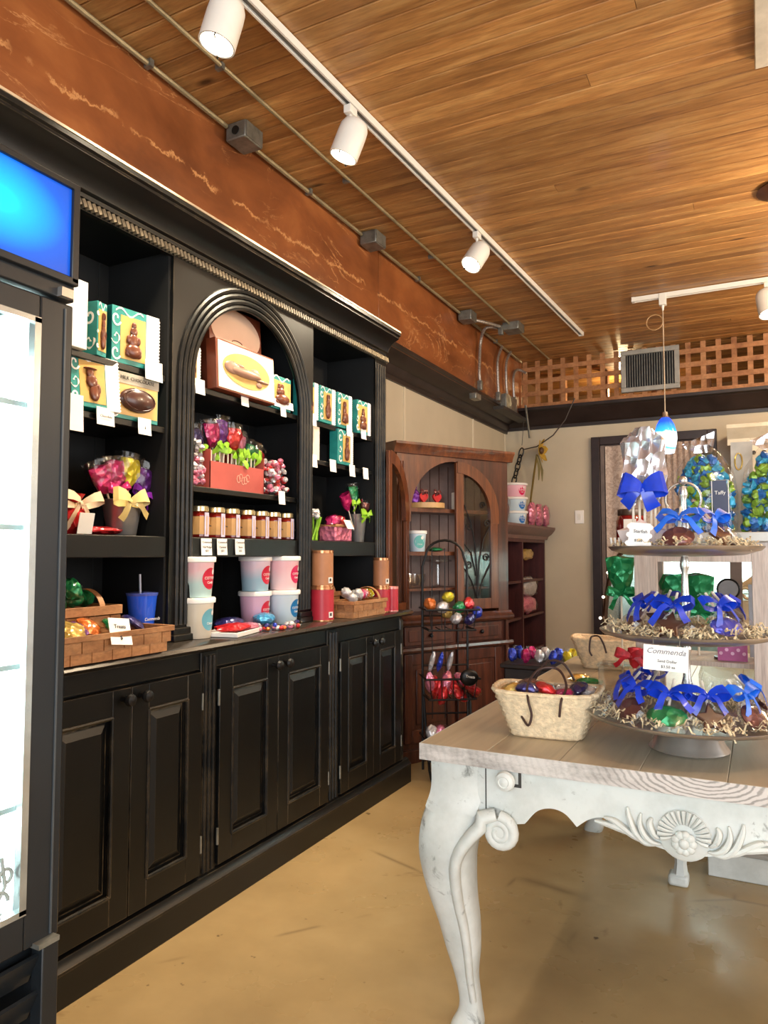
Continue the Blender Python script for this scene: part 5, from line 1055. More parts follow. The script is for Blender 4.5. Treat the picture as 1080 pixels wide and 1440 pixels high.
arc1=catm([(-.552,.610),(-.525,.640),(-.49,.652),(-.455,.645),(-.425,.617)]); arc2=catm([(-.425,.617),(-.395,.640),(-.36,.650),(-.32,.636),(-.27,.612),(-.225,.600),(TCX,.594)])
half=half+arc1[:-1]+arc2
full=half+[(2*TCX-x,z) for x,z in half[:-1]][::-1]
sub_prism(full,AYf,AYf+.028,'front_apron',WWASH,tbl)
MB().bb((TX0+.035,AYf+.03,.62),(TX0+.06,TY1-.06,.737)).build('side_apron',WWASH,tbl); MB().bb((TX1-.06,AYf+.03,.62),(TX1-.035,TY1-.06,.737)).build('side_apron',WWASH,tbl); MB().bb((TX0+.06,TY1-.09,.62),(TX1-.06,TY1-.06,.737)).build('rear_apron',WWASH,tbl)
# drawer line, knob, notch
MB().bb((-.664,AYf-.0012,.625),(-.661,AYf+.002,.737)).build('joint_line',mat('dark_joint',rgb(52,50,46),.7),tbl)
MB().bb((-.612,AYf-.0012,.692),(-.566,AYf+.002,.7)).bb((-.574,AYf-.001,.695),(-.566,AYf+.002,.737)).build('drawer_notch',MATS['dark_joint'],tbl)
kb=MB().lathe([(.012,0),(.010,.012),(.022,.02),(.026,.03),(.023,.04),(.014,.045),(.012,.0435),(.001,.047)],n=28); kb.v=[(-.60+v[0],AYf-v[2],.713+v[1]) for v in kb.v]; kb.build('drawer_knob',WWASH,tbl,smooth=35)
# cabriole legs: swept along the corner diagonal
LP=[(.737,0.0,.085),(.66,.0,.085),(.61,-.012,.084),(.56,-.026,.083),(.50,-.030,.077),(.44,-.022,.071),(.37,-.006,.063),(.30,.014,.055),(.22,.033,.045),(.15,.052,.032),(.09,.062,.029),(.05,.06,.032),(.02,.045,.042),(.0,.04,.042)]
LPs=catm(LP,4)
def leg(cx,cy,sx,sy,name='leg'):
    # cx,cy outer corner; sx,sy = direction from the corner into the table
    n=16; vs=[];fs=[]
    for z,o,hw in LPs:
        mx=cx+sx*(o+hw); my=cy+sy*(o+hw); e=5 if z>.6 else 3.2
        for k in range(n):
            a=2*PI*k/n; c,s_=math.cos(a),math.sin(a); r=hw/((abs(c)**e+abs(s_)**e)**(1/e)); 
            vs.append((mx+c*r,my+s_*r,z))
    m=len(LPs)
    for j in range(m-1):
        for k in range(n): fs.append((j*n+k,j*n+(k+1)%n,(j+1)*n+(k+1)%n,(j+1)*n+k))
    fs+=[tuple(range(n)),tuple((m-1)*n+k for k in range(n))]
    L=MB().add(vs,fs).build(name,WWASH,tbl,smooth=50)
    # raised C-scroll band down the inner front edge, ending in a volute
    def inner(z):
        for (z0,o0,h0),(z1,o1,h1) in zip(LPs[:-1],LPs[1:]):
            if z0>=z>=z1 and z0!=z1:
                u=(z0-z)/(z0-z1); return o0+(o1-o0)*u,h0+(h1-h0)*u
        return LPs[-1][1:]
    b1=[];w1=[]
    for i in range(22):
        z=.585-.50*i/21; o,h=inner(z); k_=min(1,i/6); x=cx+sx*(o+2*h*(.80-.0*k_)+.05*(1-k_)**2); b1.append((x,cy+sy*(o+.004),z)); 
    b1=[(cx+sx*.200,cy+sy*.0,.617),(cx+sx*.165,cy+sy*-.012,.607)]+b1
    fr_=MB(); fr_.tube(b1,[.024,.026]+[.024-.012*i/21 for i in range(22)],10,flat=.75); fr_.build('scroll_band',WWASH,L,smooth=50)
    vc=Vector((cx+sx*.212,cy+sy*-.004,.575)); sp_=[]; rr=[]
    for i in range(34):
        a=PI/2-i*.36; r=.040*(1-.72*i/33); sp_.append(vc+Vector((sx*r*math.cos(a),-.006*sy*i/33,r*math.sin(a)))); rr.append(.016*(1-.5*i/33))
    MB().tube(sp_,rr,8).build('volute',WWASH,L,smooth=50)
    dsc=MB().lathe([(.037,-.02),(.037,.01),(.001,.012)],n=24); dsc.v=[(vc.x+v[0],vc.y-v[2]*sy,vc.z+v[1]) for v in dsc.v]; dsc.build('volute_core',WWASH,L)
    return L
leg(TX0+.012,TY0+.012,1,1); leg(TX1-.012,TY0+.012,-1,1); leg(TX0+.03,TY1-.1,1,-1); leg(TX1-.03,TY1-.1,-1,-1)
# shell carving
SHX,SHZ=TCX,.640; sh=MB(); 
for i in range(17):
    a=-.25+(PI+.5)*i/16; d=Vector((math.cos(a),0,math.sin(a))); r0,r1=.026,.058*(1 if i%16 else .9)
    sh.tube([Vector((SHX,AYf-.006,SHZ))+d*r0,Vector((SHX,AYf-.012,SHZ))+d*(r0+r1)/2,Vector((SHX,AYf-.009,SHZ))+d*r1],[.0026,.0045,.0058],6)
sh.lathe([(.06,0),(.055,.004),(.001,.005)],n=28); k=len(sh.v)-28*3; sh.v=sh.v[:k]+[(SHX+v[0],AYf-v[2],SHZ+v[1]) for v in sh.v[k:]]
sh.build('carved_shell',WWASH,tbl,kind='stuff')
fl=MB()
for i in range(9):
    a=2*PI*i/9; fl.ell((SHX+.018*math.cos(a),AYf-.013,SHZ-.015+.018*math.sin(a)),(.011,.006,.011),8,6)
fl.ell((SHX,AYf-.018,SHZ-.015),(.012,.006,.012),10,6); fl.build('carved_rosette',WWASH,tbl,kind='stuff')
for sg in (-1,1):
    for k_,pts in enumerate(([(.055,.610),(.09,.612),(.12,.625),(.14,.65),(.135,.675)],[(.07,.607),(.12,.608),(.16,.63),(.185,.665),(.19,.685)],[(.10,.605),(.16,.617),(.21,.635),(.25,.648),(.29,.652)],[(.06,.622),(.085,.632),(.10,.655),(.09,.668)],[(.15,.618),(.2,.628),(.26,.636),(.33,.64)])):
        P=catm([(SHX+sg*(.045+(x-.045)*.56),AYf-.006,z+.002) for x,z in pts],5); n=len(P); MB().tube(P,[.0105*(math.sin(PI*(i+.6)/(n+.6)))+.002 for i in range(n)],8,flat=.7).build('carved_leaf',WWASH,tbl)
# low plinth shelf under the far half of the table
lo=T('low_platform','low whitewashed platform standing on the floor under the far end of the table','platform',(0,0,0)); MB().bb((-.22,3.3,.0),(1.2,3.47,.10)).build('front_board',WWASH,lo,bev=.004); MB().bb((-.23,3.29,.101),(1.2,3.48,.12)).build('top_board',mat('grey_board_top',rgb(150,146,138),.5),lo,bev=.003)
st_=T('carved_foot_stool','small carved whitewashed footed stool under the table centre','stool',(-.31,3.16,0)); 
MB().tube([(0,0,.03),(0,.01,.08),(0,.02,.2),(0,.02,.30)],[.03,.022,.03,.036],6).build('leg',WWASH,st_); MB().bb((-.045,-.03,.0),(.03,.04,.045)).build('foot',WWASH,st_,bev=.012); MB().bb((-.12,-.1,.301),(.12,.12,.33)).build('seat',WWASH,st_,bev=.004)
# ============================================================ THREE-TIER STAND
TZ2=TZ+.0012; TSX,TSY=-.182,2.13
ts=T('tiered_stand','three-tier polished metal serving stand with ring handle, on the white table','stand',(TSX,TSY,TZ2))
MB().lathe([(.098,0),(.102,.004),(.098,.010),(.092,.018),(.078,.045),(.070,.06),(.064,.066),(.001,.067)],n=48).lathe([(.001,0),(.098,0)],n=48,cap=False).build('foot',CHROME,ts,smooth=35)
for z,r in ((.068,.262),(.285,.222),(.51,.195)):
    MB().lathe([(.001,z),(.05,z),(r*.75,z+.004),(r*.96,z+.016),(r,z+.024),(r*1.005,z+.027),(r*.99,z+.028),(r*.94,z+.02),(r*.74,z+.008),(.001,z+.004)],n=56).build('plate',mat('antique_silver',rgb(176,168,158),.3,.8,var=.2,vs=8),ts,smooth=50)
def post(z0,z1): 
    L=z1-z0; return [(.008,z0),(.014,z0+.005),(.014,z0+.015),(.008,z0+.02),(.012,z0+L*.3),(.016,z0+L*.42),(.010,z0+L*.55),(.008,z0+L*.8),(.012,z0+L*.86),(.013,z0+L*.9),(.008,z1)]
for a,b in ((.072,.286),(.289,.511),(.514,.70)): MB().lathe(post(a,b),n=20).build('stem',CHROME,ts,smooth=50)
MB().tube([(.045*math.cos(a),0,.665+.045*math.sin(a)) for a in [2*PI*i/28 for i in range(28)]],.0035,8,closed=True).build('ring_handle',CHROME,ts); MB().ell((0,0,.715),(.013,.013,.013)).build('finial',CHROME,ts)
def shred(label,z,r,n,seed):
    r2=random.Random(seed); mb=MB()
    for i in range(n):
        a=r2.uniform(0,2*PI); q=r*math.sqrt(r2.uniform(.25,1.0)); c=Vector((q*math.cos(a),q*math.sin(a),z+r2.uniform(.008,.034))); d=Vector((r2.uniform(-1,1),r2.uniform(-1,1),r2.uniform(-.4,.5))).normalized()*r2.uniform(.008,.018); w_=Vector((-d.y,d.x,.003)).normalized()*.0022
        k1=Vector((0,0,.006)); mb.strip([c-d,c-d*.3+k1,c+d*.3-k1*.4,c+d],w_,.0004)
    o=mb.build('paper_shred',SHRED,None,smooth=0,kind='stuff',loc=(TSX,TSY,TZ2)); tag(o,label,'paper shred')
shred('cream curly paper shred on the bottom tray of the tiered stand',.082,.25,520,1); shred('cream curly paper shred on the middle tray of the tiered stand',.298,.212,380,2); shred('cream curly paper shred on the top tray of the tiered stand',.522,.185,260,3)
def star(r,th): return [(r*(1 if k%2==0 else .45)*math.sin(PI*k/5),r*(1 if k%2==0 else .45)*math.cos(PI*k/5)) for k in range(10)]
def starpop(label,ang,r,z,kind='star',bw=BLUER,tilt=.5,grp='chocolate pops with blue bows on the tiered stand',seed=0,stick_out=True,blueout=False):
    x,y_=r*math.cos(ang),r*math.sin(ang)
    t=T('chocolate_pop',label,'lollipop',(TSX+x,TSY+y_,TZ2+z),0,grp,rot=(-.9+tilt*.4,.0,ang+PI/2 if not blueout else ang+PI/2))
    if kind=='star': 
        MB().prism(star(.045,.01),-.006,.006).build('chocolate_star',CHOCD,t,bev=.003)
    elif kind=='shell':
        MB().ell((0,0,0),(.04,.012,.034),14,8).build('chocolate_shell',F_['brown'],t)
    else: MB().ell((0,0,0),(.05,.012,.028),14,8).build('foil_fish',F_[kind],t)
    MB().cyl((0,0,.03),(.0,0,.105),.0035,n=8).build('stick',STICK,t)
    bow((0,-.01,.052),.052,bw,t,'ribbon_bow',wd=.013,tails=2,seed=seed)
    MB().lathe([(.05,-.045),(.058,0),(.03,.035),(.006,.055),(.02,.085),(.03,.10)],n=14,sy=.45,cap=False,wob=.08).build('cellophane_wrap',CELLO,t)
    return t
names_b=['chocolate star','brown foil shell','emerald foil fish','chocolate star','chocolate star','brown foil shell','chocolate star']
cfg=[(-2.95,'star'),(-2.35,'shell'),(-1.75,'green'),(-1.2,'star'),(-.55,'shell'),(.3,'star'),(2.3,'star')]
pl_=['at the far left','front left','at the front centre','at the front right','at the right','at the back right','at the back left']
for i,(a,k_) in enumerate(cfg): starpop('%s pop with blue bow, %s of the bottom tray'%(names_b[i],pl_[i]),a,.185,.118,k_,BLUEL if i in (4,5) else BLUER,seed=i)
cfg=[(-2.7,'star'),(-1.75,'star'),(-.75,'blue'),(.5,'star'),(2.2,'star')]
pl_=['at the left','at the front centre','at the right front','at the back right','at the back left']
for i,(a,k_) in enumerate(cfg): starpop('%s pop with blue bow, %s of the middle tray'%('blue foil slipper' if k_=='blue' else 'chocolate star',pl_[i]),a,.14,.335,k_,BLUER,seed=10+i)
cfg=[(-1.6,'shell','at the front centre'),(-.6,'star','at the right'),(.6,'star','at the back right')]
for i,(a,k_,p_) in enumerate(cfg): starpop('chocolate pop with bright blue bow, %s of the top tray'%p_,a,.12,.56,k_,BLUEL,seed=20+i)
# tall bunch of silver lollipops on the top tray
for i,(dx,hh) in enumerate(((-.125,.17),(-.110,.185),(-.095,.195),(-.080,.18),(-.068,.17))):
    t=T('silver_lollipop',['leftmost','second','third','fourth','rightmost'][i]+' tall silver-wrapped lollipop in the bunch on the top tray','lollipop',(TSX+dx,TSY-.03+.012*(i%2),TZ2+.53),0,'tall silver lollipops on the top tray')
    MB().cyl((0,0,0),(0,0,hh),.0035,n=8).build('stick',STICK,t); mb=MB().lathe([(.005,hh-.05),(.016,hh-.02),(.024,hh+.03),(.02,hh+.075),(.026,hh+.125),(.020,hh+.14)],(0,0,0),n=7,sy=.45,wob=.45); mb.build('silver_wrapper',foil('crinkled_silver',rgb(206,198,202),.22,.75,22),t,smooth=0)
bw_=bow((TSX-.095,TSY-.06,TZ2+.69),.058,BLUER,None,'blue_bow',wd=.026,tails=3,seed=31); tag(bw_,'large royal blue bow tied round the bunch of tall silver lollipops','bow')
t=T('fluted_paper_cup','pale pink pleated paper sachet at the left of the top tray','sachet',(TSX-.10,TSY-.08,TZ2+.535)); MB().lathe([(.03,0),(.05,.02),(.06,.045),(.03,.055),(.001,.075)],n=14,sy=.6,wob=.1).build('paper',mat('pink_white_paper',rgb(226,208,204),.6),t)
t=T('name_card','small scalloped white card with lettering, on the top tray of the stand','card',(TSX-.095,TSY-.145,TZ2+.565),0,rot=(-.15,.1,-.1)); MB().box((0,0,0),(.052,.0015,.065)).build('card',PAPER,t,smooth=0); text('Starfish',.012,INK,t,(.003,-.002,.01),FR); text('$3.50',.009,INK,t,(0,-.002,-.014),FR)
for k_ in range(3):
    for sx_ in (-1,1): MB().cyl((sx_*.026,-.001,-.022+.022*k_),(sx_*.026,.001,-.022+.022*k_),.007,n=10).build('scallop',PAPER,t)
# sign hanging from the middle tray
p=at(936,926,'y',TSY-.235); t=T('price_sign','white price sign with script heading hanging from the middle tray','sign',(p.x,TSY-.235,p.z),0,rot=(.0,.04,.0)); MB().box((0,0,0),(.102,.0015,.060)).build('card',PAPER,t,smooth=0)
text('Commenda',.019,mat('grey_ink',rgb(120,116,122),.6),t,(0,-.002,.016),FR,shear=.35); text('Sand Dollar',.0095,INK,t,(.004,-.002,-.007),FR); text('$3.50 ea',.0095,INK,t,(.006,-.002,-.020),FR)
MB().tube([(-.03,0,.028),(-.03,.01,.045)],.001,6).build('hook',METAL,t); MB().tube([(.03,0,.028),(.03,.01,.045)],.001,6).build('hook',METAL,t)
# ============================================================ CROCHETED BASKETS
def rbasket(label,loc,rz,L,Wd,h,fl):
    t=T('woven_basket',label,'basket',loc,rz)
    vs=[];fs=[]; n=64; rows=16
    def ringp(u,off=0):
        l=L/2+fl*u+off; w_=Wd/2+fl*.75*u+off; out=[]
        for k in range(n):
            a=2*PI*k/n; c,s_=math.cos(a),math.sin(a); e=5; r=1/((abs(c)**e+abs(s_)**e)**(1/e)); rib=1+.018*math.cos(k*PI/1.0) *1
            out.append((c*r*l*rib,s_*r*w_*rib))
        return out
    for j in range(rows+1):
        u=j/rows; wave=.006*math.sin(u*PI*rows*.98)
        for k,(x,yv) in enumerate(ringp(u,.0022*(1 if j%2 else -1))):
            vs.append((x,yv,h*u+(.010*abs(math.cos(2*PI*k/n))**3*u)))
    for j in range(rows+1):
        u=1-j/rows
        for k,(x,yv) in enumerate(ringp(u,-.007)): vs.append((x,yv,max(.006,h*u-.001+(.010*abs(math.cos(2*PI*k/n))**3*u))))
    R_=2*rows+2
    for j in range(R_-1):
        for k in range(n): fs.append((j*n+k,j*n+(k+1)%n,(j+1)*n+(k+1)%n,(j+1)*n+k))
    fs+=[tuple(range(n))[::-1],tuple((R_-1)*n+k for k in range(n))]
    MB().add(vs,fs).build('basket_body',ROPE,t,smooth=60)
    rm=[(x,yv,h+(.010*abs(math.cos(2*PI*k/n))**3)) for k,(x,yv) in enumerate(ringp(1,-.003))]; MB().tube(rm,.007,8,closed=True).build('rolled_rim',ROPE,t)
    return t
B1=Vector((-.555,2.12,TZ2)); bk1=rbasket('cream crocheted basket of foil sweets near the front left of the white table',B1,.08,.20,.13,.125,.048)
ROPE2=1
HC=mat('dark_brown_cord',rgb(62,40,34),.5)
MB().tube(catm([(-.06,-.08,.06),(-.035,-.113,.045),(-.025,-.116,.075),(-.035,-.112,.115),(-.045,-.06,.15),(-.02,-.01,.185),(.03,-.0,.185),(.06,-.05,.15),(.055,-.11,.118),(.05,-.113,.075)],6),.0035,8).build('cord_handle',HC,bk1)
MB().tube(catm([(-.07,.10,.10),(-.06,.112,.13),(-.02,.10,.19),(.03,.09,.19),(.06,.105,.14)],6),.0035,8).build('cord_handle',HC,bk1)
BMt=Matrix.Translation(B1)@Matrix.Rotation(.08,4,'Z')
for i,(x,y_,c,lb) in enumerate([(-.10,-.02,'gold','gold foil sweets at the left of the near crocheted basket'),(-.055,.01,'brown','brown foil sweet in the near crocheted basket'),(-.005,.02,'cyan','sky blue foil sweet at the top of the near crocheted basket'),(.0,-.035,'red','red foil sweet at the front of the near crocheted basket'),(.04,.02,'silver','silver foil sweet behind the cord of the near crocheted basket'),(.085,-.0,'darkblue','indigo foil sweet at the right of the near crocheted basket'),(.05,-.045,'magenta','magenta foil sweet at the front of the near crocheted basket'),(-.05,-.045,'darkblue','dark purple foil sweet low in the near crocheted basket'),(.11,.02,'white','clear white sweet at the right rim of the near crocheted basket')]):
    packet(lb,BMt@Vector((x,y_,.124+.01*(i%2))),c,(.036,.026,.016),(.2,.25*(i%3-1),i*.9),group='foil sweets in the near crocheted basket')
p=at(843,938,'z',TZ); B2=Vector((-.63,3.45,TZ2)); bk2=rbasket('cream crocheted basket at the far end of the white table',B2,.05,.20,.13,.13,.05)
MB().tube(catm([(-.05,-.112,.065),(-.06,-.115,.09),(-.055,-.112,.14),(-.045,-.09,.15),(-.02,-.1,.15),(.0,-.112,.12),(.012,-.114,.08)],6),.004,8).build('cord_handle',HC,bk2)
MB().tube(catm([(.05,.10,.11),(.06,.11,.16),(.09,.11,.17),(.11,.1,.12)],5),.004,8).build('cord_handle',HC,bk2)
for c,x,y_,a,lb in (('green',-.60,2.93,.3,'green foil packet lying on the white table behind the near basket'),('gold',-.66,3.0,.9,'amber wrapped packet lying behind the green one on the white table'),('darkblue',-.50,2.62,-.4,'indigo stick packet leaning beyond the near basket')):
    packet(lb,(x,y_,TZ2+.02),c,(.05,.03,.016),(0,0,a))
t=T('cellophane_packet','clear cellophane packet standing behind the near basket','packet',(-.45,2.35,TZ2)); MB().lathe([(.03,0),(.035,.04),(.02,.08),(.035,.11)],n=12,sy=.5,wob=.15).build('wrapper',CELLO,t)
# acrylic box, red lollipop behind the stand
t=T('acrylic_box','clear acrylic box on the table behind the tiered stand','box',(-.46,2.86,TZ2)); AC=cello('frosted_acrylic',(.86,.84,.80),.25,0); MB().bb((-.085,-.06,0),(.085,.06,.10)).build('box_body',AC,t,bev=.004)
MB().bb((-.09,-.065,.1005),(.09,.065,.108)).build('lid',AC,t,bev=.002)
t=lolly('red and white ribboned lollipop standing in front of the pale rack post',(-.37,2.5,TZ2),'red',.155,(.022,.014,.034),(0,.0),0,seed=3,wrap=False); bow((-.008,-.006,.185),.05,mat('red_gingham',rgb(196,30,44),.4,var=.3,vs=60),t,'ribbon_bow',wd=.012,tails=3,seed=5)
# ============================================================ PALE RACK (étagère) AND BAGS
et=T('pale_display_rack','pale limed wood open rack standing on the white table behind the tiered stand','rack',(0,0,0))
EX0,EX1,EY0,EY1=-.375,.30,2.56,3.0
for x0,y0_,w_ in ((EX0,EY0,.072),(-.025,EY0,.085),(EX1-.08,EY0,.08)): MB().bb((x0,y0_,TZ2),(x0+w_,y0_+.022,1.335)).build('front_post',ETAG,et,bev=.002)
for x0 in (EX0,EX1-.05): MB().bb((x0,EY1-.03,TZ2),(x0+.045,EY1,1.335)).build('rear_post',ETAG,et,bev=.002)
MB().bb((-.10,EY1-.03,.95),(-.06,EY1-.0,1.335)).build('rear_strut',mat('brown_strut',rgb(136,112,98),.5),et)
MB().bb((EX0+.073,EY0+.002,1.272),(EX1-.081,EY0+.02,1.334)).bb((EX0+.005,EY0+.023,1.29),(EX0+.02,EY1-.031,1.334)).build('top_rail',ETAG,et)
GS=mat('pale_grey_top',rgb(190,190,184),.35,var=.05)
MB().bb((EX0-.02,EY0-.02,1.336),(EX1+.02,EY1+.01,1.366)).build('top_board',GS,et,bev=.003)
MB().bb((EX0+.073,EY0+.12,.925),(EX1-.0,EY1-.03,.94)).build('low_shelf',ETAG,et); MB().bb((EX0+.0,EY0+.023,.93),(EX0+.02,EY1-.031,.96)).build('side_rail',ETAG,et)
# items seen through the rack
for x,lb,z in ((-.27,'emerald foil lollipop seen through the left part of the pale rack',.245),(-.335,'emerald foil bow pop left of the pale rack post',.25),(-.20,'dark green foil lollipop beside the stand stem in the pale rack',.24)):
    lolly(lb,(x if x>-.33 else -.46,2.82,.942 if x>-.33 else TZ2),'green',(.16 if x>-.33 else .38),(.05,.03,.07),(0,.0),0,ribbon=F_['green'],seed=int(-x*100),wrap=False)
t=T('glass_jar','wide clear glass jar in the pale rack behind the bottom tray','jar',(-.08,2.9,TZ2)); MB().lathe([(.10,0),(.125,.01),(.13,.08),(.12,.115),(.105,.125),(.11,.135)],n=32,cap=False).build('glass',cello('jar_glass',(.86,.88,.84),.22,0),t,smooth=50); MB().lathe([(.11,.1355),(.11,.142),(.001,.143)],n=32).build('lid',MATS['jar_glass'],t)
t=T('pink_floral_card','pink card with white blossom print in the pale rack','card',(-.09,2.72,.942)); MB().bb((-.045,-.004,0),(.045,.004,.10)).build('card',mat('orchid_card',rgb(176,84,140),.5),t)
for i in range(10): MB().cyl((-.035+.0175*(i%5),-.0045,.025+.04*(i//5)+.012*(i%2)),(-.035+.0175*(i%5),-.0055,.025+.04*(i//5)+.012*(i%2)),.006,n=7).build('printed_blossom',mat('pale_pink_print',rgb(230,180,210),.5),t)
t=T('grey_frame_card','grey upright plate behind the middle tray in the pale rack','card',(-.02,2.85,.942)); MB().bb((-.02,-.003,0),(.02,.003,.25)).build('plate',mat('pale_grey_card',rgb(170,172,180),.4),t,bev=.001)
bagp('silver wrapped packet beside the grey plate in the pale rack',(.03,2.86,.942),.04,.24,'silver',4,.02)
t=T('black_scoop','black long-handled scoop standing upright in the pale rack','scoop',(-.10,2.78,.942)); MB().tube([(0,0,0.0),(0,0,.20)],.007,8).build('handle',BLK,t); o=MB().lathe([(.03,-.004),(.034,0),(.03,.004)],n=24); o.v=[(v[0],v[2],v[1]+.235) for v in o.v]; o.build('disc_head',mat('grey_disc',rgb(132,124,120),.4),t); MB().tube(arc((0,0,.235),.034,0,2*PI,24,'xz'),.004,6).build('disc_rim',BLK,t); MB().lathe([(.05,0),(.05,.006),(.001,.006)],n=20).build('base',BLK,t)
def bigbag(label,loc,w,h,seed,lab=False):
    t=T('candy_bag',label,'bag',loc,0,'blue and green candy bags on the pale rack'); r2=random.Random(seed)
    for c,cols in (('taffy_blue',rgb(22,110,190)),('taffy_aqua',rgb(50,170,214)),('taffy_lime',rgb(140,180,50))):
        m_=foil(c,cols,.3,.15,40); mb=MB()
        for i in range(95):
            z=r2.uniform(.01,h*.78); tp_=1-.75*max(0,z/h-.45)/.4; x=r2.uniform(-w/2,w/2)*tp_; yv=r2.uniform(-.05,.03)*tp_
            mb.ell((x,yv,z),(.018,.014,.012),7,5,wr=.5,seed=i,M=Matrix.Rotation(r2.uniform(0,3),3,'Y'))
        mb.build('taffy_filling',m_,t,kind='stuff')
    prof=[(.45,0),(.56,.01),(.57,h*.4),(.5,h*.65),(.3,h*.82),(.2,h*.88)]
    q=MB().lathe(prof,n=20,cap=False,wob=.04); q.v=[(v[0]*w*1.02,v[1]*.13-.01,v[2]) for v in q.v]; q.build('cellophane',CELLO,t)
    fl_=MB().strip([(0,-.01,h*.84),(-.01,-.012,h*.92),(-.015,-.01,h*1.0)],[Vector((w*.16,0,0)),Vector((w*.26,0,.01)),Vector((w*.30,0,.02))],.001); fl_.build('folded_top',cello('frosted_flap',(.9,.86,.88),.3,.4),t)
    if lab:
        o=MB().box((w*.3,-.085,h*.36),(.05,.002,.11),M=Matrix.Rotation(-.12,3,'Y')).build('navy_label',mat('navy_label',rgb(24,30,70),.4),t); text('Taffy',.017,PAPER,o,(w*.3,-.088,h*.40),FR)
        MB().tube([(w*.3-.025,-.087,h*.36-.055),(w*.3+.025,-.087,h*.36-.055),(w*.3+.025,-.087,h*.36+.055),(w*.3-.025,-.087,h*.36+.055)],.0015,5,closed=True).build('label_border',PAPER,t)
    return t
bigbag('blue and green taffy bag on the left of the pale rack top, with navy label',(-.165,2.74,1.3675),.175,.33,1,True); bigbag('blue and green taffy bag at the right edge on the pale rack top',(.045,2.74,1.3675),.17,.33,2)
t=T('paper_tag_card','tan and white folded card standing behind the taffy bags','card',(-.05,2.9,1.3675)); MB().bb((-.035,-.003,0),(.035,.003,.33)).build('card',mat('beige_card',rgb(186,176,160),.5),t); MB().tube(arc((-.01,-.006,.26),.012,0,2*PI,12,'xz',.03),.003,5).build('gold_motif',F_['gold'],t)
t=T('white_comb','small cluster of white plastic picks at the left end of the top tray','picks',(TSX-.165,TSY-.02,TZ2+.54))
for i in range(5): MB().tube([(-.02+.01*i,0,0),(-.022+.011*i,-.005,.022)],.003,6).build('pick',PAPER,t)
# ============================================================ DISPLAY CASE (curved glass) AND JAR
dc=T('display_case','curved-glass lit pastry display case with dark trim behind the table','display case',(0,0,0))
DX0,DX1,DY0,DY1=-.87,.35,4.7,5.3
MB().bb((DX0,DY0,0),(DX1,DY1,.55)).build('base_cabinet',mat('dark_case_base',rgb(52,46,44),.4),dc,bev=.01)
cur_=[(DX0,.55)]+[(DX0+.15*(1-math.cos(PI/2*i/14))-.0,.80+.52*math.sin(PI/2*i/14)) for i in range(15)]+[(DX1,1.32)]
mb=MB()
for y0_ in (DY0,DY1-.02): MB().tube([(x,y0_,z) for x,z in cur_],.016,8).build('curved_trim',mat('bronze_trim',rgb(70,48,34),.3,.6),dc)
vs=[];fs=[]
for i,(x,z) in enumerate(cur_): vs+=[(x+.002,DY0+.01,z),(x+.002,DY1-.03,z),(x+.008,DY1-.03,z-.002),(x+.008,DY0+.01,z-.002)]
for i in range(len(cur_)-1):
    for q in range(4): fs.append((i*4+q,i*4+(q+1)%4,i*4+4+(q+1)%4,i*4+4+q))
CG=cello('case_glass',(.93,.98,.97),.04,0)
MB().add(vs,fs).build('curved_glass',CG,dc,smooth=60)
sub_prism(cur_+[(DX1,.55)],DY0+.0,DY0+.006,'end_glass',CG,dc)
MB().bb((DX0+.02,DY1-.05,.56),(DX1,DY1-.045,1.30)).build('lit_rear_panel',mat('case_white_panel',rgb(232,244,240),.4),dc)
MB().bb((DX1-.01,DY0+.02,.56),(DX1,DY1-.05,1.30)).build('rear_door',MATS['case_white_panel'],dc)
MB().bb((DX0+.02,DY0+.02,.551),(DX1-.02,DY1-.06,.57)).build('deck',MATS['case_white_panel'],dc)
for z in (.82,1.06): MB().bb((DX0+.18,DY0+.05,z),(DX1-.03,DY1-.08,z+.01)).build('glass_shelf',mat('pale_green_glass_shelf',rgb(186,214,204),.2),dc)
MB().bb((DX0+.04,DY0-.005,1.325),(DX1+.02,DY1,1.35)).build('top_slab',mat('dark_case_top',rgb(60,52,50),.3),dc,bev=.004)
area('case_tube_light',((DX0+DX1)/2+.1,(DY0+DY1)/2,1.31),(0,0,0),.8,.5,14,(.9,1,.97))
for i,(x,z,w_,c,lb) in enumerate([(-.35,1.072,.22,(236,238,234),'long white tray left on the upper shelf of the lit case'),(-.05,1.072,.26,(240,240,236),'long white tray right on the upper shelf of the lit case'),(-.32,.832,.2,(200,200,140),'pale yellow tray left on the lower shelf of the lit case'),(-.04,.832,.26,(196,190,120),'pale yellow tray right on the lower shelf of the lit case'),(.15,1.072,.12,(238,238,234),'short white tray at the right of the upper case shelf')]):
    t=T('pastry_tray',lb,'tray',(x,DY0+.25,z)); MB().bb((-w_/2,-.12,0),(w_/2,.12,.012)).bb((-w_/2,-.12,.012),(w_/2,-.11,.06)).bb((-w_/2,.11,.012),(w_/2,.12,.06)).bb((-w_/2,-.11,.012),(-w_/2+.01,.11,.06)).bb((w_/2-.01,-.11,.012),(w_/2,.11,.06)).build('tray',mat('tray_%d'%c[2],rgb(*c),.4),t)
    MB().ell((0,0,.045),(w_*.42,.09,.03),16,8,wr=.5,seed=i).build('pastries',mat('cream_pastry',rgb(228,216,190),.6,var=.3,vs=20,bump=.6),t,kind='stuff')
for i,(z,x) in enumerate(((1.18,DX0-.0),(1.03,DX0-.0),(.9,DX0-.02))): tag(MB().ell((x+.03*(i==0),DY0-.03,z),(.009,.009,.009)).build('fairy_light',mat('small_warm_bulb',(1,.9,.7),.4,emit=3,ecol=(1,.88,.66)),None),['upper','middle','lower'][i]+' small warm bulb on the curved edge of the display case','light')
t=T('gargoyle_ornament','small grey-brown figurine standing at the left inside edge of the lit case','figurine',(-.56,4.55,.0)); 
bpy.data.objects.remove(t)
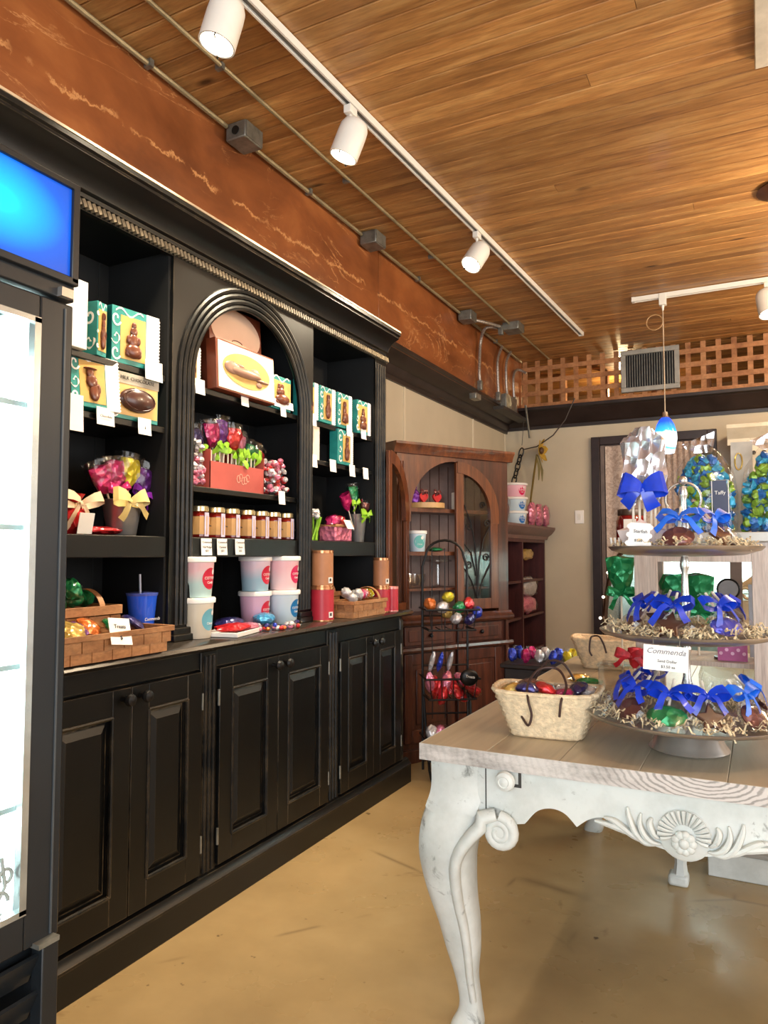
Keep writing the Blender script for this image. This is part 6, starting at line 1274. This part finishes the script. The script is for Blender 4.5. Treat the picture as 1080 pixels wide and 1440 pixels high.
t=T('grey_figurine','small grey-brown animal figurine standing at the left on the case deck','figurine',(-.66,DY0+.12,.571)); MB().ell((0,0,.10),(.06,.05,.10),14,10,wr=.3).build('body',mat('grey_brown_stone',rgb(110,92,78),.6,var=.3),t); MB().ell((-.06,-.02,.22),(.06,.045,.05),14,10,wr=.3,seed=3).build('head',MATS['grey_brown_stone'],t); MB().tube([(.02,-.03,0),(.02,-.03,.08)],.02,8).build('leg',MATS['grey_brown_stone'],t)
t=T('red_sauce_jar','large red glass jar with metal lid and white label on the display case','jar',(-.72,DY0+.12,1.3515)); r_=.09
MB().lathe([(r_*.9,0),(r_,.01),(r_,.15),(r_*.9,.175),(r_*.85,.185)],n=28).build('jar_body',mat('red_jar_glass',rgb(130,18,20),.12,coat=.8),t,smooth=50); MB().lathe([(r_*.87,.1855),(r_*.9,.19),(r_*.9,.22),(r_*.85,.225),(.001,.225)],n=28).build('lid',mat('pewter_lid',rgb(120,104,92),.3,.7),t); MB().lathe([(.012,.2255),(.015,.245),(.001,.25)],n=12).build('lid_knob',MATS['pewter_lid'],t)
MB().bb((-.03,-r_-.004,.09),(.045,-r_-.001,.16)).build('white_label',PAPER,t)
# ============================================================ CREAM CABINET AT THE BACK
cb=T('cream_cabinet','cream carved display cabinet with dentil cornice against the back wall','cabinet',(0,0,0))
CR=whitewash('cream_cabinet_paint',rgb(206,194,168),rgb(226,216,194))
MB().bb((-.16,6.75,0),(-.10,7.2,2.2)).bb((.9,6.75,0),(.96,7.2,2.2)).bb((-.10,7.15,0),(.9,7.2,2.2)).bb((-.10,6.75,0),(.9,7.15,.9)).build('carcase',CR,cb)
sub_prism([(-.10,.9),(-.04,.9),(-.04,1.85)]+[(.4-.44*math.cos(PI*i/20),1.85+.20*math.sin(PI*i/20)) for i in range(1,20)]+[(.84,1.85),(.84,.9),(.9,.9),(.9,2.2),(-.10,2.2)],6.75,6.77,'arched_face',CR,cb)
MB().bb((-.10,6.78,.92),(.9,6.785,2.15)).build('door_glass',mat('smoky_glass',rgb(104,104,112),.1,coat=.6),cb)
MB().sweep([(0,0),(.02,0),(.03,.05),(.08,.09),(.12,.13),(.12,.16),(0,.16)],(-.22,6.75,2.2),(1.02,6.75,2.2),(0,-1,0)).bb((-.2,6.75,2.2),(1.0,7.2,2.36)).build('cornice',CR,cb,smooth=25)
for i in range(14): MB().cyl((-.1+.075*i,6.748,2.13),(-.1+.075*i,6.742,2.13),.018,n=10).build('dentil_hole',mat('dark_hole',rgb(60,52,44),.6),cb)
MB().tube(arc((.4,6.74,1.85),.44,0,PI,24,'xz',.2),.012,8).build('arch_bead',CR,cb)
ch_=T('carved_chair','carved cream wooden chair back seen through the pale rack','chair',(.02,4.35,0))
CW=mat('carved_tan_wood',rgb(170,150,116),.5,var=.2)
MB().tube(catm([(-.22,0,.95),(-.18,0,1.08),(-.08,0,1.14),(.0,0,1.2),(.08,0,1.14),(.18,0,1.08),(.22,0,.95)],6),.02,8).build('crest_rail',CW,ch_)
for sx_ in (-1,1):
    MB().tube(catm([(sx_*.22,0,.95),(sx_*.2,0,.7),(sx_*.2,0,.45),(sx_*.22,.03,0)],5),.02,8).build('rear_leg',CW,ch_); MB().tube(catm([(sx_*.22,-.42,.44),(sx_*.24,-.44,.25),(sx_*.21,-.42,0)],5),.022,8).build('front_leg',CW,ch_)
    MB().tube(scrollpts:=[(sx_*(.09+.045*math.cos(a*.5)*(1-a/16)),-.012,1.08+.045*math.sin(a*.5)*(1-a/16)) for a in range(14)],.009,6).build('carved_scroll',CW,ch_)
MB().bb((-.17,-.01,.55),(.17,.02,1.05)).build('upholstered_back',mat('taupe_upholstery',rgb(176,160,130),.8),ch_,bev=.01); MB().bb((-.24,-.46,.42),(.24,.02,.5)).build('seat',MATS['taupe_upholstery'],ch_,bev=.02)
# stand with clear cups of foil sweets beyond the table
lt=T('low_dark_stand','low dark stand beyond the far left edge of the table','stand',(-1.05,4.05,0)); MB().bb((-.22,-.2,.0),(.22,.2,.03)).bb((-.2,-.18,.03),(.2,.18,.68)).bb((-.22,-.2,.681),(.22,.2,.705)).build('body',mat('dark_stand',rgb(34,24,24),.5),lt,bev=.005)
for i in range(10):
    x=-1.22+.075*(i%5); y_=3.92+.12*(i//5); t=T('plastic_cup',['leftmost','second','middle','fourth','rightmost'][i%5]+' clear cup of foil sweets in the %s row on the dark stand'%('near' if i<5 else 'far'),'cup',(x,y_,.7065),0,'clear cups of foil sweets')
    MB().lathe([(.024,0),(.033,.07),(.034,.074)],n=16,cap=False).build('cup',CELLO,t); MB().ell((0,0,.04),(.025,.025,.036),10,8,wr=.4,seed=i).build('sweets',F_[['blue','magenta','silver','blue','yellow'][i%5]],t)
